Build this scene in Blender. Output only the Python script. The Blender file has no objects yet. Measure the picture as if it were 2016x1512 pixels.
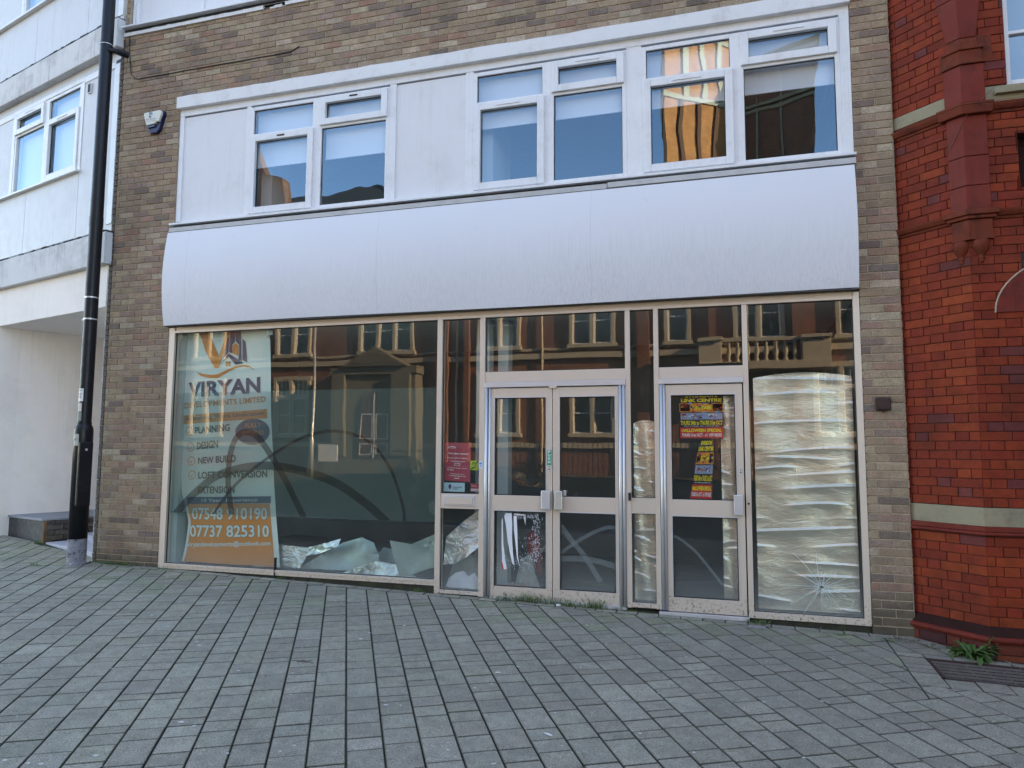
import bpy, bmesh, math, random
from mathutils import Vector, Matrix
random.seed(7)
R = math.radians
sc = bpy.context.scene
COL = sc.collection

# ---------------------------------------------------------------- camera
cam_d = bpy.data.cameras.new("camera"); cam = bpy.data.objects.new("camera", cam_d); COL.objects.link(cam)
sc.camera = cam
cam_d.sensor_width = 36.0; cam_d.lens = 25.02; cam_d.clip_end = 600; cam_d.clip_start = 0.05
def cam_matrix(yaw, pitch, roll, loc):
    cy, sy, ct, st, cr, sr = math.cos(yaw), math.sin(yaw), math.cos(pitch), math.sin(pitch), math.cos(roll), math.sin(roll)
    f = Vector((-sy*ct, cy*ct, st)); r = Vector((cy, sy, 0)); u = r.cross(f)
    r2 = r*cr + u*sr; u2 = u*cr - r*sr
    m = Matrix((r2, u2, -f)).transposed().to_4x4(); m.translation = loc
    return m
cam.matrix_world = cam_matrix(R(16.694), R(5.1925), R(0.295), Vector((0, -7.063, 1.57)))

# ---------------------------------------------------------------- world, sun, exposure
SUN_EL, SUN_AZ = 22.0, 77.0          # azimuth measured from +Y (behind the shop) towards +X
w = bpy.data.worlds.new("World"); sc.world = w; w.use_nodes = True
nt = w.node_tree; nt.nodes.clear()
sky = nt.nodes.new('ShaderNodeTexSky'); sky.sky_type = 'NISHITA'; sky.sun_disc = False
sky.sun_elevation = R(SUN_EL); sky.sun_rotation = R(SUN_AZ)
sky.air_density = 1.0; sky.dust_density = 0.15; sky.ozone_density = 2.4; sky.altitude = 1200.0
bg = nt.nodes.new('ShaderNodeBackground'); bg.inputs[1].default_value = 0.13
wo = nt.nodes.new('ShaderNodeOutputWorld')
nt.links.new(sky.outputs[0], bg.inputs[0]); nt.links.new(bg.outputs[0], wo.inputs[0])
sd = bpy.data.lights.new("sun", 'SUN'); sd.energy = 4.6; sd.angle = R(0.5); sd.color = (1.0, 0.83, 0.62)
sun = bpy.data.objects.new("sun", sd); COL.objects.link(sun)
sdir = Vector((math.sin(R(SUN_AZ))*math.cos(R(SUN_EL)), math.cos(R(SUN_AZ))*math.cos(R(SUN_EL)), math.sin(R(SUN_EL))))
sun.rotation_euler = sdir.to_track_quat('Z', 'Y').to_euler()
vs = sc.view_settings
vs.view_transform = 'Standard'; vs.look = 'None'; vs.gamma = 1.0; vs.exposure = 2.74; vs.use_curve_mapping = False
try:
    vs.use_white_balance = True; vs.white_balance_temperature = 8450; vs.white_balance_tint = 13
except Exception: pass
sc.cycles.use_denoising = True
sc.cycles.max_bounces = 8; sc.cycles.transparent_max_bounces = 16; sc.cycles.glossy_bounces = 4
sc.cycles.sample_clamp_indirect = 6.0
sc.cycles.caustics_reflective = False; sc.cycles.caustics_refractive = False

# ---------------------------------------------------------------- materials
MATS = {}
class N:
    """small node helper"""
    def __init__(s, name):
        s.m = bpy.data.materials.new(name); s.m.use_nodes = True; s.t = s.m.node_tree; s.t.nodes.clear()
        s.out = s.t.nodes.new('ShaderNodeOutputMaterial')
    def n(s, typ, **kw):
        x = s.t.nodes.new(typ)
        for k, v in kw.items():
            if k in x.inputs.keys() if isinstance(k, str) else False: x.inputs[k].default_value = v
            else: setattr(x, k, v)
        return x
    def l(s, a, b): s.t.links.new(a, b)
    def pos(s, scale=(1, 1, 1)):
        g = s.n('ShaderNodeNewGeometry'); mp = s.n('ShaderNodeMapping'); mp.inputs['Scale'].default_value = scale
        s.l(g.outputs['Position'], mp.inputs['Vector']); return mp.outputs[0]
    def noise(s, scale, detail=4, rough=0.6, vec=None, dist=0.0):
        x = s.n('ShaderNodeTexNoise'); x.inputs['Scale'].default_value = scale; x.inputs['Detail'].default_value = detail
        x.inputs['Roughness'].default_value = rough; x.inputs['Distortion'].default_value = dist
        s.l(vec if vec is not None else s.pos(), x.inputs['Vector']); return x.outputs['Fac']
    def ramp(s, fac, stops):
        x = s.n('ShaderNodeValToRGB'); e = x.color_ramp.elements
        while len(e) < len(stops): e.new(0.5)
        for i, (p, c) in enumerate(stops):
            e[i].position = p; e[i].color = (c[0], c[1], c[2], 1) if isinstance(c, (tuple, list)) else (c, c, c, 1)
        s.l(fac, x.inputs[0]); return x.outputs[0]
    def mix(s, fac, a, b, mode='MIX'):
        x = s.n('ShaderNodeMix'); x.data_type = 'RGBA'; x.blend_type = mode
        for i, v in ((0, fac), (6, a), (7, b)):
            if hasattr(v, 'is_linked') or isinstance(v, bpy.types.NodeSocket): s.l(v, x.inputs[i])
            else: x.inputs[i].default_value = v if i == 0 else (v[0], v[1], v[2], 1)
        return x.outputs[2]
    def math(s, op, a, b=0.0):
        x = s.n('ShaderNodeMath'); x.operation = op
        for i, v in ((0, a), (1, b)):
            if isinstance(v, bpy.types.NodeSocket): s.l(v, x.inputs[i])
            else: x.inputs[i].default_value = v
        return x.outputs[0]
    def bump(s, h, dist=0.002, strength=1.0, nrm=None):
        x = s.n('ShaderNodeBump'); x.inputs['Distance'].default_value = dist; x.inputs['Strength'].default_value = strength
        s.l(h, x.inputs['Height'])
        if nrm is not None: s.l(nrm, x.inputs['Normal'])
        return x.outputs[0]
    def principled(s, col, rough=0.6, metal=0.0, nrm=None, spec=0.5, alpha=None, coat=0.0):
        x = s.n('ShaderNodeBsdfPrincipled')
        if isinstance(col, bpy.types.NodeSocket): s.l(col, x.inputs['Base Color'])
        else: x.inputs['Base Color'].default_value = (*col, 1)
        if isinstance(rough, bpy.types.NodeSocket): s.l(rough, x.inputs['Roughness'])
        else: x.inputs['Roughness'].default_value = rough
        x.inputs['Metallic'].default_value = metal; x.inputs['Specular IOR Level'].default_value = spec
        x.inputs['Coat Weight'].default_value = coat
        if nrm is not None: s.l(nrm, x.inputs['Normal'])
        if alpha is not None:
            if isinstance(alpha, bpy.types.NodeSocket): s.l(alpha, x.inputs['Alpha'])
            else: x.inputs['Alpha'].default_value = alpha
        return x.outputs[0]
    def done(s, sh): s.l(sh, s.out.inputs[0]); return s.m

def plain(name, col, rough=0.6, metal=0.0, var=0.12, scale=6.0, bump=0.0006, bscale=60.0, spec=0.5, dirt=None, dscale=2.5, streak=None):
    if name in MATS: return MATS[name]
    k = N(name)
    f = k.noise(scale, 5, 0.6)
    c = k.mix(f, [max(0, v*(1-var)) for v in col], [min(1, v*(1+var)) for v in col])
    if dirt:
        d = k.ramp(k.noise(dscale, 8, 0.72), [(0.50, 0.0), (0.72, dirt[1])])
        c = k.mix(d, c, dirt[0])
    if streak:
        s1 = k.ramp(k.noise(1.0, 5, 0.7, k.pos((26, 26, 0.7))), [(0.52, 0.0), (0.74, 1.0)]); s2 = k.ramp(k.noise(1.1, 4, 0.6), [(0.42, 0.0), (0.62, 1.0)])
        c = k.mix(k.math('MULTIPLY', k.math('MULTIPLY', s1, s2), streak[1]), c, streak[0])
    r = k.ramp(k.noise(scale*1.7, 3), [(0.3, max(0.02, rough-0.08)), (0.7, min(1, rough+0.08))])
    nr = k.bump(k.noise(bscale, 4), bump) if bump else None
    MATS[name] = k.done(k.principled(c, r, metal, nr, spec)); return MATS[name]

def vcol_mat(name, rough, spec=0.4, fine=90.0, fine_amp=0.35, pit=0.0, bump=0.0015, stain=None, stain_scale=0.8, moss=None, base=None):
    """surface whose individual units carry their own colour in the 'Col' attribute"""
    k = N(name)
    a = k.n('ShaderNodeAttribute'); a.attribute_name = 'Col'
    f = k.noise(fine, 5, 0.7)
    g = k.ramp(f, [(0.36, 1-fine_amp), (0.64, 1+fine_amp)])
    c = k.mix(1.0, a.outputs['Color'], g, 'MULTIPLY')
    f2 = k.ramp(k.noise(11.0, 4, 0.65), [(0.3, 0.82), (0.7, 1.15)])
    c = k.mix(1.0, c, f2, 'MULTIPLY')
    h = f
    if pit:
        v = k.n('ShaderNodeTexVoronoi'); v.inputs['Scale'].default_value = 75.0; k.l(k.pos(), v.inputs['Vector'])
        ms = k.ramp(k.noise(6.0, 2), [(0.52, 0.0), (0.60, 1.0)])
        p = k.math('MULTIPLY', k.ramp(v.outputs['Distance'], [(0.16, 1.0), (0.24, 0.0)]), ms)
        c = k.mix(k.math('MULTIPLY', p, pit), c, (0.012, 0.010, 0.010))
    if stain:
        s_ = k.ramp(k.noise(stain_scale, 7, 0.7), [(0.48, 0.0), (0.75, stain[1])])
        c = k.mix(s_, c, stain[0])
    if base:
        g_ = k.n('ShaderNodeNewGeometry'); sp_ = k.n('ShaderNodeSeparateXYZ'); k.l(g_.outputs['Position'], sp_.inputs[0])
        zz_ = k.math('ADD', sp_.outputs['Z'], k.math('MULTIPLY', k.noise(2.5, 5), 0.35))
        c = k.mix(k.math('MULTIPLY', k.ramp(zz_, [(0.36, 1.0), (0.56, 0.0)]), base[1]), c, base[0])
    if moss:
        s_ = k.ramp(k.noise(moss[2], 8, 0.75), [(0.52, 0.0), (0.70, moss[1])])
        c = k.mix(s_, c, moss[0])
    nr = k.bump(h, bump)
    return k.done(k.principled(c, rough, 0.0, nr, spec))

M_BRICK = vcol_mat('brown_stock_brick', 0.85, 0.3, pit=0.9, bump=0.002, stain=((0.08, 0.065, 0.05), 0.60), stain_scale=1.3, base=((0.05, 0.045, 0.03), 0.72))
M_RED = vcol_mat('red_glazed_brick', 0.72, 0.22, fine_amp=0.18, bump=0.0012, stain=((0.035, 0.010, 0.008), 0.62), stain_scale=1.7)
M_PAVE = vcol_mat('granite_faced_paver', 0.78, 0.4, fine=150.0, fine_amp=0.60, bump=0.0012, stain=((0.17, 0.165, 0.14), 0.45), stain_scale=0.55)
M_MORTAR = plain('grey_mortar', (0.46, 0.38, 0.28), 0.95, var=0.3, scale=20, bump=0.002)
M_MORTAR_D = plain('dark_mortar', (0.045, 0.032, 0.028), 0.95, var=0.4, scale=9, bump=0.002)
M_UPVC = plain('white_upvc', (0.80, 0.81, 0.83), 0.35, var=0.03, bump=0.0002, dirt=((0.42, 0.40, 0.36), 0.32), dscale=4.0, streak=((0.48, 0.45, 0.40), 0.35))
M_PANEL_L = plain('white_curtain_panel', (0.62, 0.62, 0.64), 0.45, var=0.03, bump=0.0003, dirt=((0.42, 0.40, 0.38), 0.30), dscale=1.6, streak=((0.36, 0.34, 0.31), 0.5))
M_PANEL = plain('white_cladding', (0.76, 0.76, 0.78), 0.45, var=0.03, bump=0.0003, dirt=((0.50, 0.48, 0.46), 0.28), dscale=1.6, streak=((0.50, 0.48, 0.45), 0.4))
M_LINTEL = plain('painted_concrete', (0.78, 0.78, 0.79), 0.7, var=0.06, bump=0.0015, bscale=30, dirt=((0.32, 0.27, 0.22), 0.4), dscale=5)
M_RENDER = plain('white_render', (0.92, 0.85, 0.80), 0.8, var=0.05, bump=0.0015, bscale=70, dirt=((0.60, 0.54, 0.50), 0.30), dscale=1.2, streak=((0.58, 0.54, 0.50), 0.30))
M_BAND = plain('stained_concrete_band', (0.66, 0.66, 0.67), 0.8, var=0.08, bump=0.002, bscale=35, dirt=((0.25, 0.24, 0.23), 0.55), dscale=2.2, streak=((0.16, 0.15, 0.14), 0.65))
M_SEAL = plain('black_gasket', (0.012, 0.012, 0.013), 0.5)
M_RUST = plain('rusted_iron', (0.055, 0.028, 0.022), 0.85, var=0.5, scale=30, bump=0.002)
M_GREYDARK = plain('dark_grey_paint', (0.05, 0.052, 0.055), 0.6, var=0.3, scale=15, dirt=((0.2, 0.2, 0.2), 0.4), dscale=12)
M_STONE = plain('weathered_cream_stone', (0.31, 0.265, 0.175), 0.85, var=0.25, scale=8, bump=0.003, bscale=40, dirt=((0.05, 0.045, 0.03), 0.8), dscale=2.0)
M_TERRA = plain('red_terracotta', (0.185, 0.024, 0.014), 0.6, spec=0.22, var=0.22, scale=3, bump=0.001, dirt=((0.03, 0.010, 0.010), 0.7), dscale=4.0, streak=((0.035, 0.012, 0.010), 0.75))
M_TERRA_O = plain('orange_terracotta', (0.175, 0.034, 0.016), 0.7, spec=0.2, var=0.35, scale=6, bump=0.002, dirt=((0.02, 0.010, 0.010), 0.95), dscale=6.0, streak=((0.012, 0.008, 0.008), 0.95))
M_TERRA_B = plain('blue_black_brick', (0.036, 0.014, 0.012), 0.8, spec=0.1, var=0.45, scale=8, bump=0.001)
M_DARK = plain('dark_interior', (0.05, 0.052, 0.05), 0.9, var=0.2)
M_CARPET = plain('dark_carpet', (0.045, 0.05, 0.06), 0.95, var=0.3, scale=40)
M_CEIL = plain('office_ceiling', (0.82, 0.82, 0.76), 0.9, var=0.06)
M_PALE = plain('pale_interior', (0.50, 0.55, 0.54), 0.8, var=0.05)
M_BLIND = plain('white_roller_blind', (0.78, 0.80, 0.82), 0.8, var=0.03)

def pink_alu():
    k = N('anodised_champagne_aluminium')
    f = k.noise(3.0, 4); c = k.mix(f, (0.66, 0.56, 0.475), (0.74, 0.63, 0.535))
    # chips and dirt near the ground
    g = k.n('ShaderNodeNewGeometry'); sep = k.n('ShaderNodeSeparateXYZ'); k.l(g.outputs['Position'], sep.inputs[0])
    low = k.ramp(sep.outputs['Z'], [(0.05, 1.0), (0.30, 0.0)])
    sp = k.ramp(k.noise(38.0, 6, 0.8), [(0.54, 0.0), (0.60, 1.0)])
    c = k.mix(k.math('MULTIPLY', k.math('MULTIPLY', low, sp), 0.85), c, (0.07, 0.05, 0.03))
    sp2 = k.ramp(k.noise(24.0, 6, 0.8), [(0.70, 0.0), (0.74, 0.7)])
    c = k.mix(sp2, c, (0.25, 0.20, 0.18))
    b = k.bump(k.noise(120, 3), 0.0003)
    return k.done(k.principled(c, 0.42, 0.30, b, 0.5))
M_ALU = pink_alu()
M_STEEL = plain('brushed_silver_aluminium', (0.66, 0.66, 0.68), 0.42, metal=0.6, var=0.06, bump=0.0003)

def fascia_mat():
    k = N('weathered_white_fascia')
    f = k.noise(0.9, 5); c = k.mix(f, (0.72, 0.73, 0.78), (0.78, 0.79, 0.83))
    g = k.n('ShaderNodeNewGeometry'); sep = k.n('ShaderNodeSeparateXYZ'); k.l(g.outputs['Position'], sep.inputs[0])
    low = k.ramp(k.math('MULTIPLY', k.math('SUBTRACT', sep.outputs['Z'], 3.0), 0.8), [(0.05, 1.0), (0.80, 0.0)])
    st = k.ramp(k.noise(1.0, 6, 0.75, k.pos((110, 110, 1.1))), [(0.45, 0.0), (0.72, 1.0)])
    pa = k.ramp(k.noise(0.55, 4, 0.6), [(0.35, 0.25), (0.65, 1.0)])
    c = k.mix(k.math('MULTIPLY', k.math('MULTIPLY', low, st), k.math('MULTIPLY', pa, 0.62)), c, (0.38, 0.36, 0.36))
    sp = k.ramp(k.noise(14.0, 8, 0.8), [(0.70, 0.0), (0.76, 0.45)]); c = k.mix(sp, c, (0.35, 0.32, 0.30))
    return k.done(k.principled(c, 0.42, 0.0, k.bump(k.noise(5.0, 3), 0.002), 0.5))
M_FASCIA = fascia_mat()

def black_paint():
    k = N('black_gloss_paint')
    c = k.mix(k.ramp(k.noise(25, 6, 0.7), [(0.60, 0.0), (0.68, 0.7)]), (0.008, 0.009, 0.012), (0.05, 0.05, 0.055))
    return k.done(k.principled(c, k.ramp(k.noise(7, 4), [(0.3, 0.30), (0.7, 0.5)]), 0.0, k.bump(k.noise(14, 4), 0.002), 0.32))
M_BLACK = black_paint()
def peeled():
    k = N('peeled_grey_primer')
    c = k.ramp(k.noise(13, 6, 0.75), [(0.38, (0.02, 0.02, 0.022)), (0.46, (0.20, 0.21, 0.24)), (0.60, (0.26, 0.27, 0.30)), (0.66, (0.6, 0.6, 0.62))])
    return k.done(k.principled(c, 0.6, 0.0, k.bump(k.noise(20, 5), 0.002)))
M_PEEL = peeled()

def glass(name, ior, warp=0.004, wscale=1.1, tint=(0.93, 0.97, 0.95), dust=0.03, dustcol=(0.55, 0.60, 0.58), smear=False, offs=0.0, coat=(1, 1, 1)):
    k = N(name)
    v = k.pos()
    mp = k.n('ShaderNodeMapping'); mp.inputs['Location'].default_value = (offs, offs*2, offs); k.l(v, mp.inputs['Vector']); v = mp.outputs[0]
    b = k.bump(k.noise(wscale, 2, 0.5, v), warp)
    lw = k.n('ShaderNodeLayerWeight'); lw.inputs['Blend'].default_value = 0.5; k.l(b, lw.inputs['Normal'])
    f5 = k.math('POWER', lw.outputs['Facing'], 5.0); frs = k.math('ADD', k.math('MULTIPLY', f5, 1.0-ior), ior)
    gl = k.n('ShaderNodeBsdfGlossy'); gl.inputs['Roughness'].default_value = 0.0; gl.inputs[0].default_value = (*coat, 1); k.l(b, gl.inputs['Normal'])
    tr = k.n('ShaderNodeBsdfTransparent'); tr.inputs[0].default_value = (*tint, 1)
    mx = k.n('ShaderNodeMixShader'); k.l(frs, mx.inputs[0]); k.l(tr.outputs[0], mx.inputs[1]); k.l(gl.outputs[0], mx.inputs[2])
    df = k.n('ShaderNodeBsdfDiffuse'); df.inputs[0].default_value = (*dustcol, 1)
    m2 = k.n('ShaderNodeMixShader')
    d = k.ramp(k.noise(3.0, 7, 0.75), [(0.35, dust*0.4), (0.8, dust*2.2)])
    if smear:
        s1 = k.ramp(k.noise(1.0, 6, 0.8, k.pos((40, 40, 7))), [(0.60, 0.0), (0.78, 0.22)])
        d = k.math('ADD', d, s1)
        g = k.n('ShaderNodeNewGeometry'); sep = k.n('ShaderNodeSeparateXYZ'); k.l(g.outputs['Position'], sep.inputs[0])
        low = k.ramp(sep.outputs['Z'], [(0.10, 0.24), (0.55, 0.0)])
        d = k.math('ADD', d, low)
    k.l(d, m2.inputs[0]); k.l(mx.outputs[0], m2.inputs[1]); k.l(df.outputs[0], m2.inputs[2])
    return k.done(m2.outputs[0])
M_SHOPGLASS = glass('shop_glass', 0.065, 0.0016, 0.9, (0.80, 0.90, 0.86), 0.02, smear=True)
M_DOORGLASS = glass('door_glass', 0.085, 0.0010, 1.0, (0.90, 0.93, 0.91), 0.012, smear=True)
M_PANES = [glass('double_glazing_%s' % n, 0.17, wp, ws, (0.92, 0.95, 0.97), 0.004, offs=o, coat=(0.50, 0.78, 1.0)) for n, wp, ws, o in
           (('flat', 0.0015, 0.9, 0.0), ('wavy', 0.0042, 0.8, 3.1), ('bowed', 0.0045, 1.3, 7.7))]

def film_mat(name, col, fac, rough=True):
    k = N(name)
    tr = k.n('ShaderNodeBsdfTransparent'); tr.inputs[0].default_value = (0.90, 0.93, 0.93, 1)
    rf = k.n('ShaderNodeBsdfTranslucent'); rf.inputs[0].default_value = (0.75, 0.82, 0.82, 1)
    df = k.n('ShaderNodeBsdfDiffuse'); df.inputs[0].default_value = (*col, 1)
    m1 = k.n('ShaderNodeMixShader'); m1.inputs[0].default_value = 0.06 if rough else 0.0
    k.l(tr.outputs[0], m1.inputs[1]); k.l(rf.outputs[0], m1.inputs[2])
    m2 = k.n('ShaderNodeMixShader'); m2.inputs[0].default_value = fac
    k.l(m1.outputs[0], m2.inputs[1]); k.l(df.outputs[0], m2.inputs[2])
    return k.done(m2.outputs[0])
M_FILM = film_mat('frosted_window_film', (0.24, 0.31, 0.29), 0.25)
M_ARC = film_mat('clear_tinted_arc_film', (0.030, 0.026, 0.020), 0.55, False)
M_ARC_L = film_mat('pale_arc_film', (0.42, 0.45, 0.47), 0.30, False)

def foil_mat():
    k = N('silver_bubble_foil')
    c = k.mix(k.noise(4, 4), (0.80, 0.74, 0.62), (0.88, 0.84, 0.76))
    v = k.n('ShaderNodeTexVoronoi'); v.inputs['Scale'].default_value = 85.0; k.l(k.pos((1, 1, 1)), v.inputs['Vector'])
    b1 = k.bump(v.outputs['Distance'], 0.0010)
    b2 = k.bump(k.noise(7, 6, 0.75, k.pos((0.7, 1, 1.6)), 0.8), 0.0075, 1.0, b1)
    return k.done(k.principled(c, 0.27, 0.88, b2, 0.5))
M_FOIL = foil_mat()
k = N('crumpled_silver_foil')
M_FOILC = k.done(k.principled(k.mix(k.noise(6, 4), (0.62, 0.66, 0.68), (0.85, 0.87, 0.88)), 0.30, 0.85, k.bump(k.noise(26, 5, 0.7), 0.004, 1.0, k.bump(k.noise(7, 3, 0.6, None, 1.5), 0.030)), 0.5))

def brick_tex(name, dirv, c1, c2, cm, rough=0.85, mort=0.010):
    """far brickwork: courses 75 mm, laid along the direction dirv"""
    k = N(name)
    g = k.n('ShaderNodeNewGeometry'); d = k.n('ShaderNodeVectorMath'); d.operation = 'DOT_PRODUCT'
    k.l(g.outputs['Position'], d.inputs[0]); d.inputs[1].default_value = (dirv[0], dirv[1], 0)
    sep = k.n('ShaderNodeSeparateXYZ'); k.l(g.outputs['Position'], sep.inputs[0])
    cb = k.n('ShaderNodeCombineXYZ'); k.l(d.outputs['Value'], cb.inputs[0]); k.l(sep.outputs['Z'], cb.inputs[1])
    b = k.n('ShaderNodeTexBrick'); b.inputs['Scale'].default_value = 1.0; b.inputs['Brick Width'].default_value = 0.225
    b.inputs['Row Height'].default_value = 0.075; b.inputs['Mortar Size'].default_value = mort/2
    b.inputs['Color1'].default_value = (*c1, 1); b.inputs['Color2'].default_value = (*c2, 1); b.inputs['Mortar'].default_value = (*cm, 1)
    k.l(cb.outputs[0], b.inputs['Vector'])
    c = k.mix(1.0, b.outputs['Color'], k.ramp(k.noise(2.0, 6), [(0.3, 0.75), (0.7, 1.2)]), 'MULTIPLY')
    return k.done(k.principled(c, rough, 0.0, k.bump(b.outputs['Fac'], 0.004, -1.0)))
M_OPPBRICK = brick_tex('opposite_red_brick', (1, 0), (0.22, 0.080, 0.048), (0.17, 0.058, 0.038), (0.18, 0.14, 0.10))
M_UPBRICK = brick_tex('upper_brown_brick', (1, 0), (0.22, 0.165, 0.12), (0.16, 0.12, 0.095), (0.26, 0.23, 0.18))
M_OPPSTONE = plain('opposite_bath_stone', (0.46, 0.40, 0.30), 0.85, var=0.15, bump=0.003)

# ---------------------------------------------------------------- mesh building
class Frame:
    """u runs along a wall (left to right as seen from the street), o out of it towards the street, z up"""
    def __init__(s, p, d, z=0.0):
        s.p = Vector((p[0], p[1])); s.d = Vector(d).normalized(); s.n = Vector((s.d.y, -s.d.x)); s.z = z
    def __call__(s, u, o, z):
        q = s.p + s.d*u + s.n*o
        return (q.x, q.y, z + s.z)
F0 = Frame((0, 0), (1, 0))                       # shop facade: u = x, o = -y
class MB:
    def __init__(s, fr=F0): s.f = fr; s.v = []; s.fc = []; s.mi = []; s.c = []
    def poly(s, pts, mi=0, col=None):
        b = len(s.v); s.v += pts; s.fc.append(tuple(range(b, b+len(pts)))); s.mi.append(mi); s.c.append(col)
    def hexa(s, P, mi=0, col=None):
        b = len(s.v); s.v += P
        for q in ((0, 3, 2, 1), (4, 5, 6, 7), (0, 1, 5, 4), (1, 2, 6, 5), (2, 3, 7, 6), (3, 0, 4, 7)):
            s.fc.append(tuple(b+i for i in q)); s.mi.append(mi); s.c.append(col)
    def box(s, u0, u1, o0, o1, z0, z1, mi=0, col=None):
        f = s.f
        if u0 > u1: u0, u1 = u1, u0
        if o0 > o1: o0, o1 = o1, o0
        if z0 > z1: z0, z1 = z1, z0
        s.hexa([f(u0, o1, z0), f(u1, o1, z0), f(u1, o0, z0), f(u0, o0, z0), f(u0, o1, z1), f(u1, o1, z1), f(u1, o0, z1), f(u0, o0, z1)], mi, col)
        return s
    def quad(s, u0, u1, o, z0, z1, mi=0, col=None):
        f = s.f; s.poly([f(u0, o, z0), f(u1, o, z0), f(u1, o, z1), f(u0, o, z1)], mi, col); return s
    def ring(s, u0, u1, z0, z1, t, o0, o1, mi=0, tb=None):
        """rectangular frame, mitre-free: stiles full height, rails between"""
        tb = t if tb is None else tb
        s.box(u0, u0+t, o0, o1, z0, z1, mi); s.box(u1-t, u1, o0, o1, z0, z1, mi)
        s.box(u0+t, u1-t, o0, o1, z0, z0+tb, mi); s.box(u0+t, u1-t, o0, o1, z1-t, z1, mi); return s
    def prism(s, pts, o0, o1, mi=0):
        """pts (u,z) outline counter-clockwise seen from the street"""
        f = s.f; n = len(pts); b = len(s.v)
        s.v += [f(u, o1, z) for u, z in pts] + [f(u, o0, z) for u, z in pts]
        s.fc.append(tuple(range(b, b+n))); s.fc.append(tuple(range(b+2*n-1, b+n-1, -1))); s.mi += [mi, mi]; s.c += [None, None]
        for i in range(n):
            j = (i+1) % n; s.fc.append((b+i, b+n+i, b+n+j, b+j)); s.mi.append(mi); s.c.append(None)
        return s
    def column(s, pts, z0, z1, mi=0, top=None):
        """vertical prism over plan points (x,y) in world; top = scaled plan"""
        n = len(pts); b = len(s.v); tp = top or pts
        s.v += [(x, y, z0) for x, y in pts] + [(x, y, z1) for x, y in tp]
        s.fc.append(tuple(range(b+n-1, b-1, -1))); s.fc.append(tuple(range(b+n, b+2*n))); s.mi += [mi, mi]; s.c += [None, None]
        for i in range(n):
            j = (i+1) % n; s.fc.append((b+i, b+j, b+n+j, b+n+i)); s.mi.append(mi); s.c.append(None)
        return s
    def tube(s, path, r, n=10, mi=0, cap=True):
        rs = r if isinstance(r, (list, tuple)) else [r]*len(path)
        P = [Vector(p) for p in path]; rings = []
        for i, p in enumerate(P):
            t = (P[min(i+1, len(P)-1)] - P[max(i-1, 0)]).normalized()
            a = Vector((0, 0, 1)) if abs(t.z) < 0.9 else Vector((1, 0, 0))
            x = t.cross(a).normalized(); y = t.cross(x)
            b = len(s.v); rings.append(b)
            s.v += [tuple(p + (x*math.cos(2*math.pi*k/n) + y*math.sin(2*math.pi*k/n))*rs[i]) for k in range(n)]
        for a_, b_ in zip(rings, rings[1:]):
            for k in range(n):
                s.fc.append((a_+k, a_+(k+1) % n, b_+(k+1) % n, b_+k)); s.mi.append(mi); s.c.append(None)
        if cap:
            s.fc.append(tuple(rings[0]+k for k in range(n))); s.fc.append(tuple(rings[-1]+n-1-k for k in range(n))); s.mi += [mi, mi]; s.c += [None, None]
        return s
    def lathe(s, cx, cy, prof, n=24, mi=0):
        """prof list of (r, z)"""
        rings = []
        for r_, z in prof:
            rings.append(len(s.v)); s.v += [(cx+r_*math.cos(2*math.pi*k/n), cy+r_*math.sin(2*math.pi*k/n), z) for k in range(n)]
        for a_, b_ in zip(rings, rings[1:]):
            for k in range(n):
                s.fc.append((a_+k, a_+(k+1) % n, b_+(k+1) % n, b_+k)); s.mi.append(mi); s.c.append(None)
        s.fc.append(tuple(rings[0]+n-1-k for k in range(n))); s.fc.append(tuple(rings[-1]+k for k in range(n))); s.mi += [mi, mi]; s.c += [None, None]
        return s
    def grid(s, fn, nu, nv, mi=0):
        b = len(s.v)
        for j in range(nv+1):
            for i in range(nu+1): s.v.append(fn(i/nu, j/nv))
        for j in range(nv):
            for i in range(nu):
                a = b+j*(nu+1)+i; s.fc.append((a, a+1, a+nu+2, a+nu+1)); s.mi.append(mi); s.c.append(None)
        return s
    def build(s, name, mats, parent=None, bevel=0.0, smooth=False, recalc=True):
        org = Vector((0, 0, 0))
        q = parent
        while q is not None: org += q.location; q = q.parent
        me = bpy.data.meshes.new(name)
        me.from_pydata([tuple(Vector(p)-org) for p in s.v], [], s.fc)
        if not isinstance(mats, (list, tuple)): mats = [mats]
        for m in mats: me.materials.append(m)
        for p, i in zip(me.polygons, s.mi): p.material_index = i
        if any(c is not None for c in s.c):
            at = me.color_attributes.new('Col', 'FLOAT_COLOR', 'CORNER')
            for p, c in zip(me.polygons, s.c):
                for li in p.loop_indices: at.data[li].color = (*(c or (0.2, 0.2, 0.2)), 1)
        if recalc or bevel:
            bm = bmesh.new(); bm.from_mesh(me)
            if recalc: bmesh.ops.recalc_face_normals(bm, faces=bm.faces)
            if bevel:
                es = [e for e in bm.edges if len(e.link_faces) == 2 and e.calc_face_angle(0) > 0.5]
                bmesh.ops.bevel(bm, geom=es, offset=bevel, segments=2, profile=0.5, affect='EDGES', clamp_overlap=True)
            bm.to_mesh(me); bm.free()
        if smooth:
            for p in me.polygons: p.use_smooth = True
        o = bpy.data.objects.new(name, me); COL.objects.link(o)
        if parent is not None: o.parent = parent
        return o

def tag(o, label=None, cat=None, group=None, kind=None):
    if label: o['label'] = label
    if cat: o['category'] = cat
    if group: o['group'] = group
    if kind: o['kind'] = kind
    return o
def thing(name, label, cat, loc=(0, 0, 0), group=None):
    o = bpy.data.objects.new(name, None); COL.objects.link(o); o.location = loc; o.empty_display_size = 0.3
    return tag(o, label, cat, group)

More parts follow.
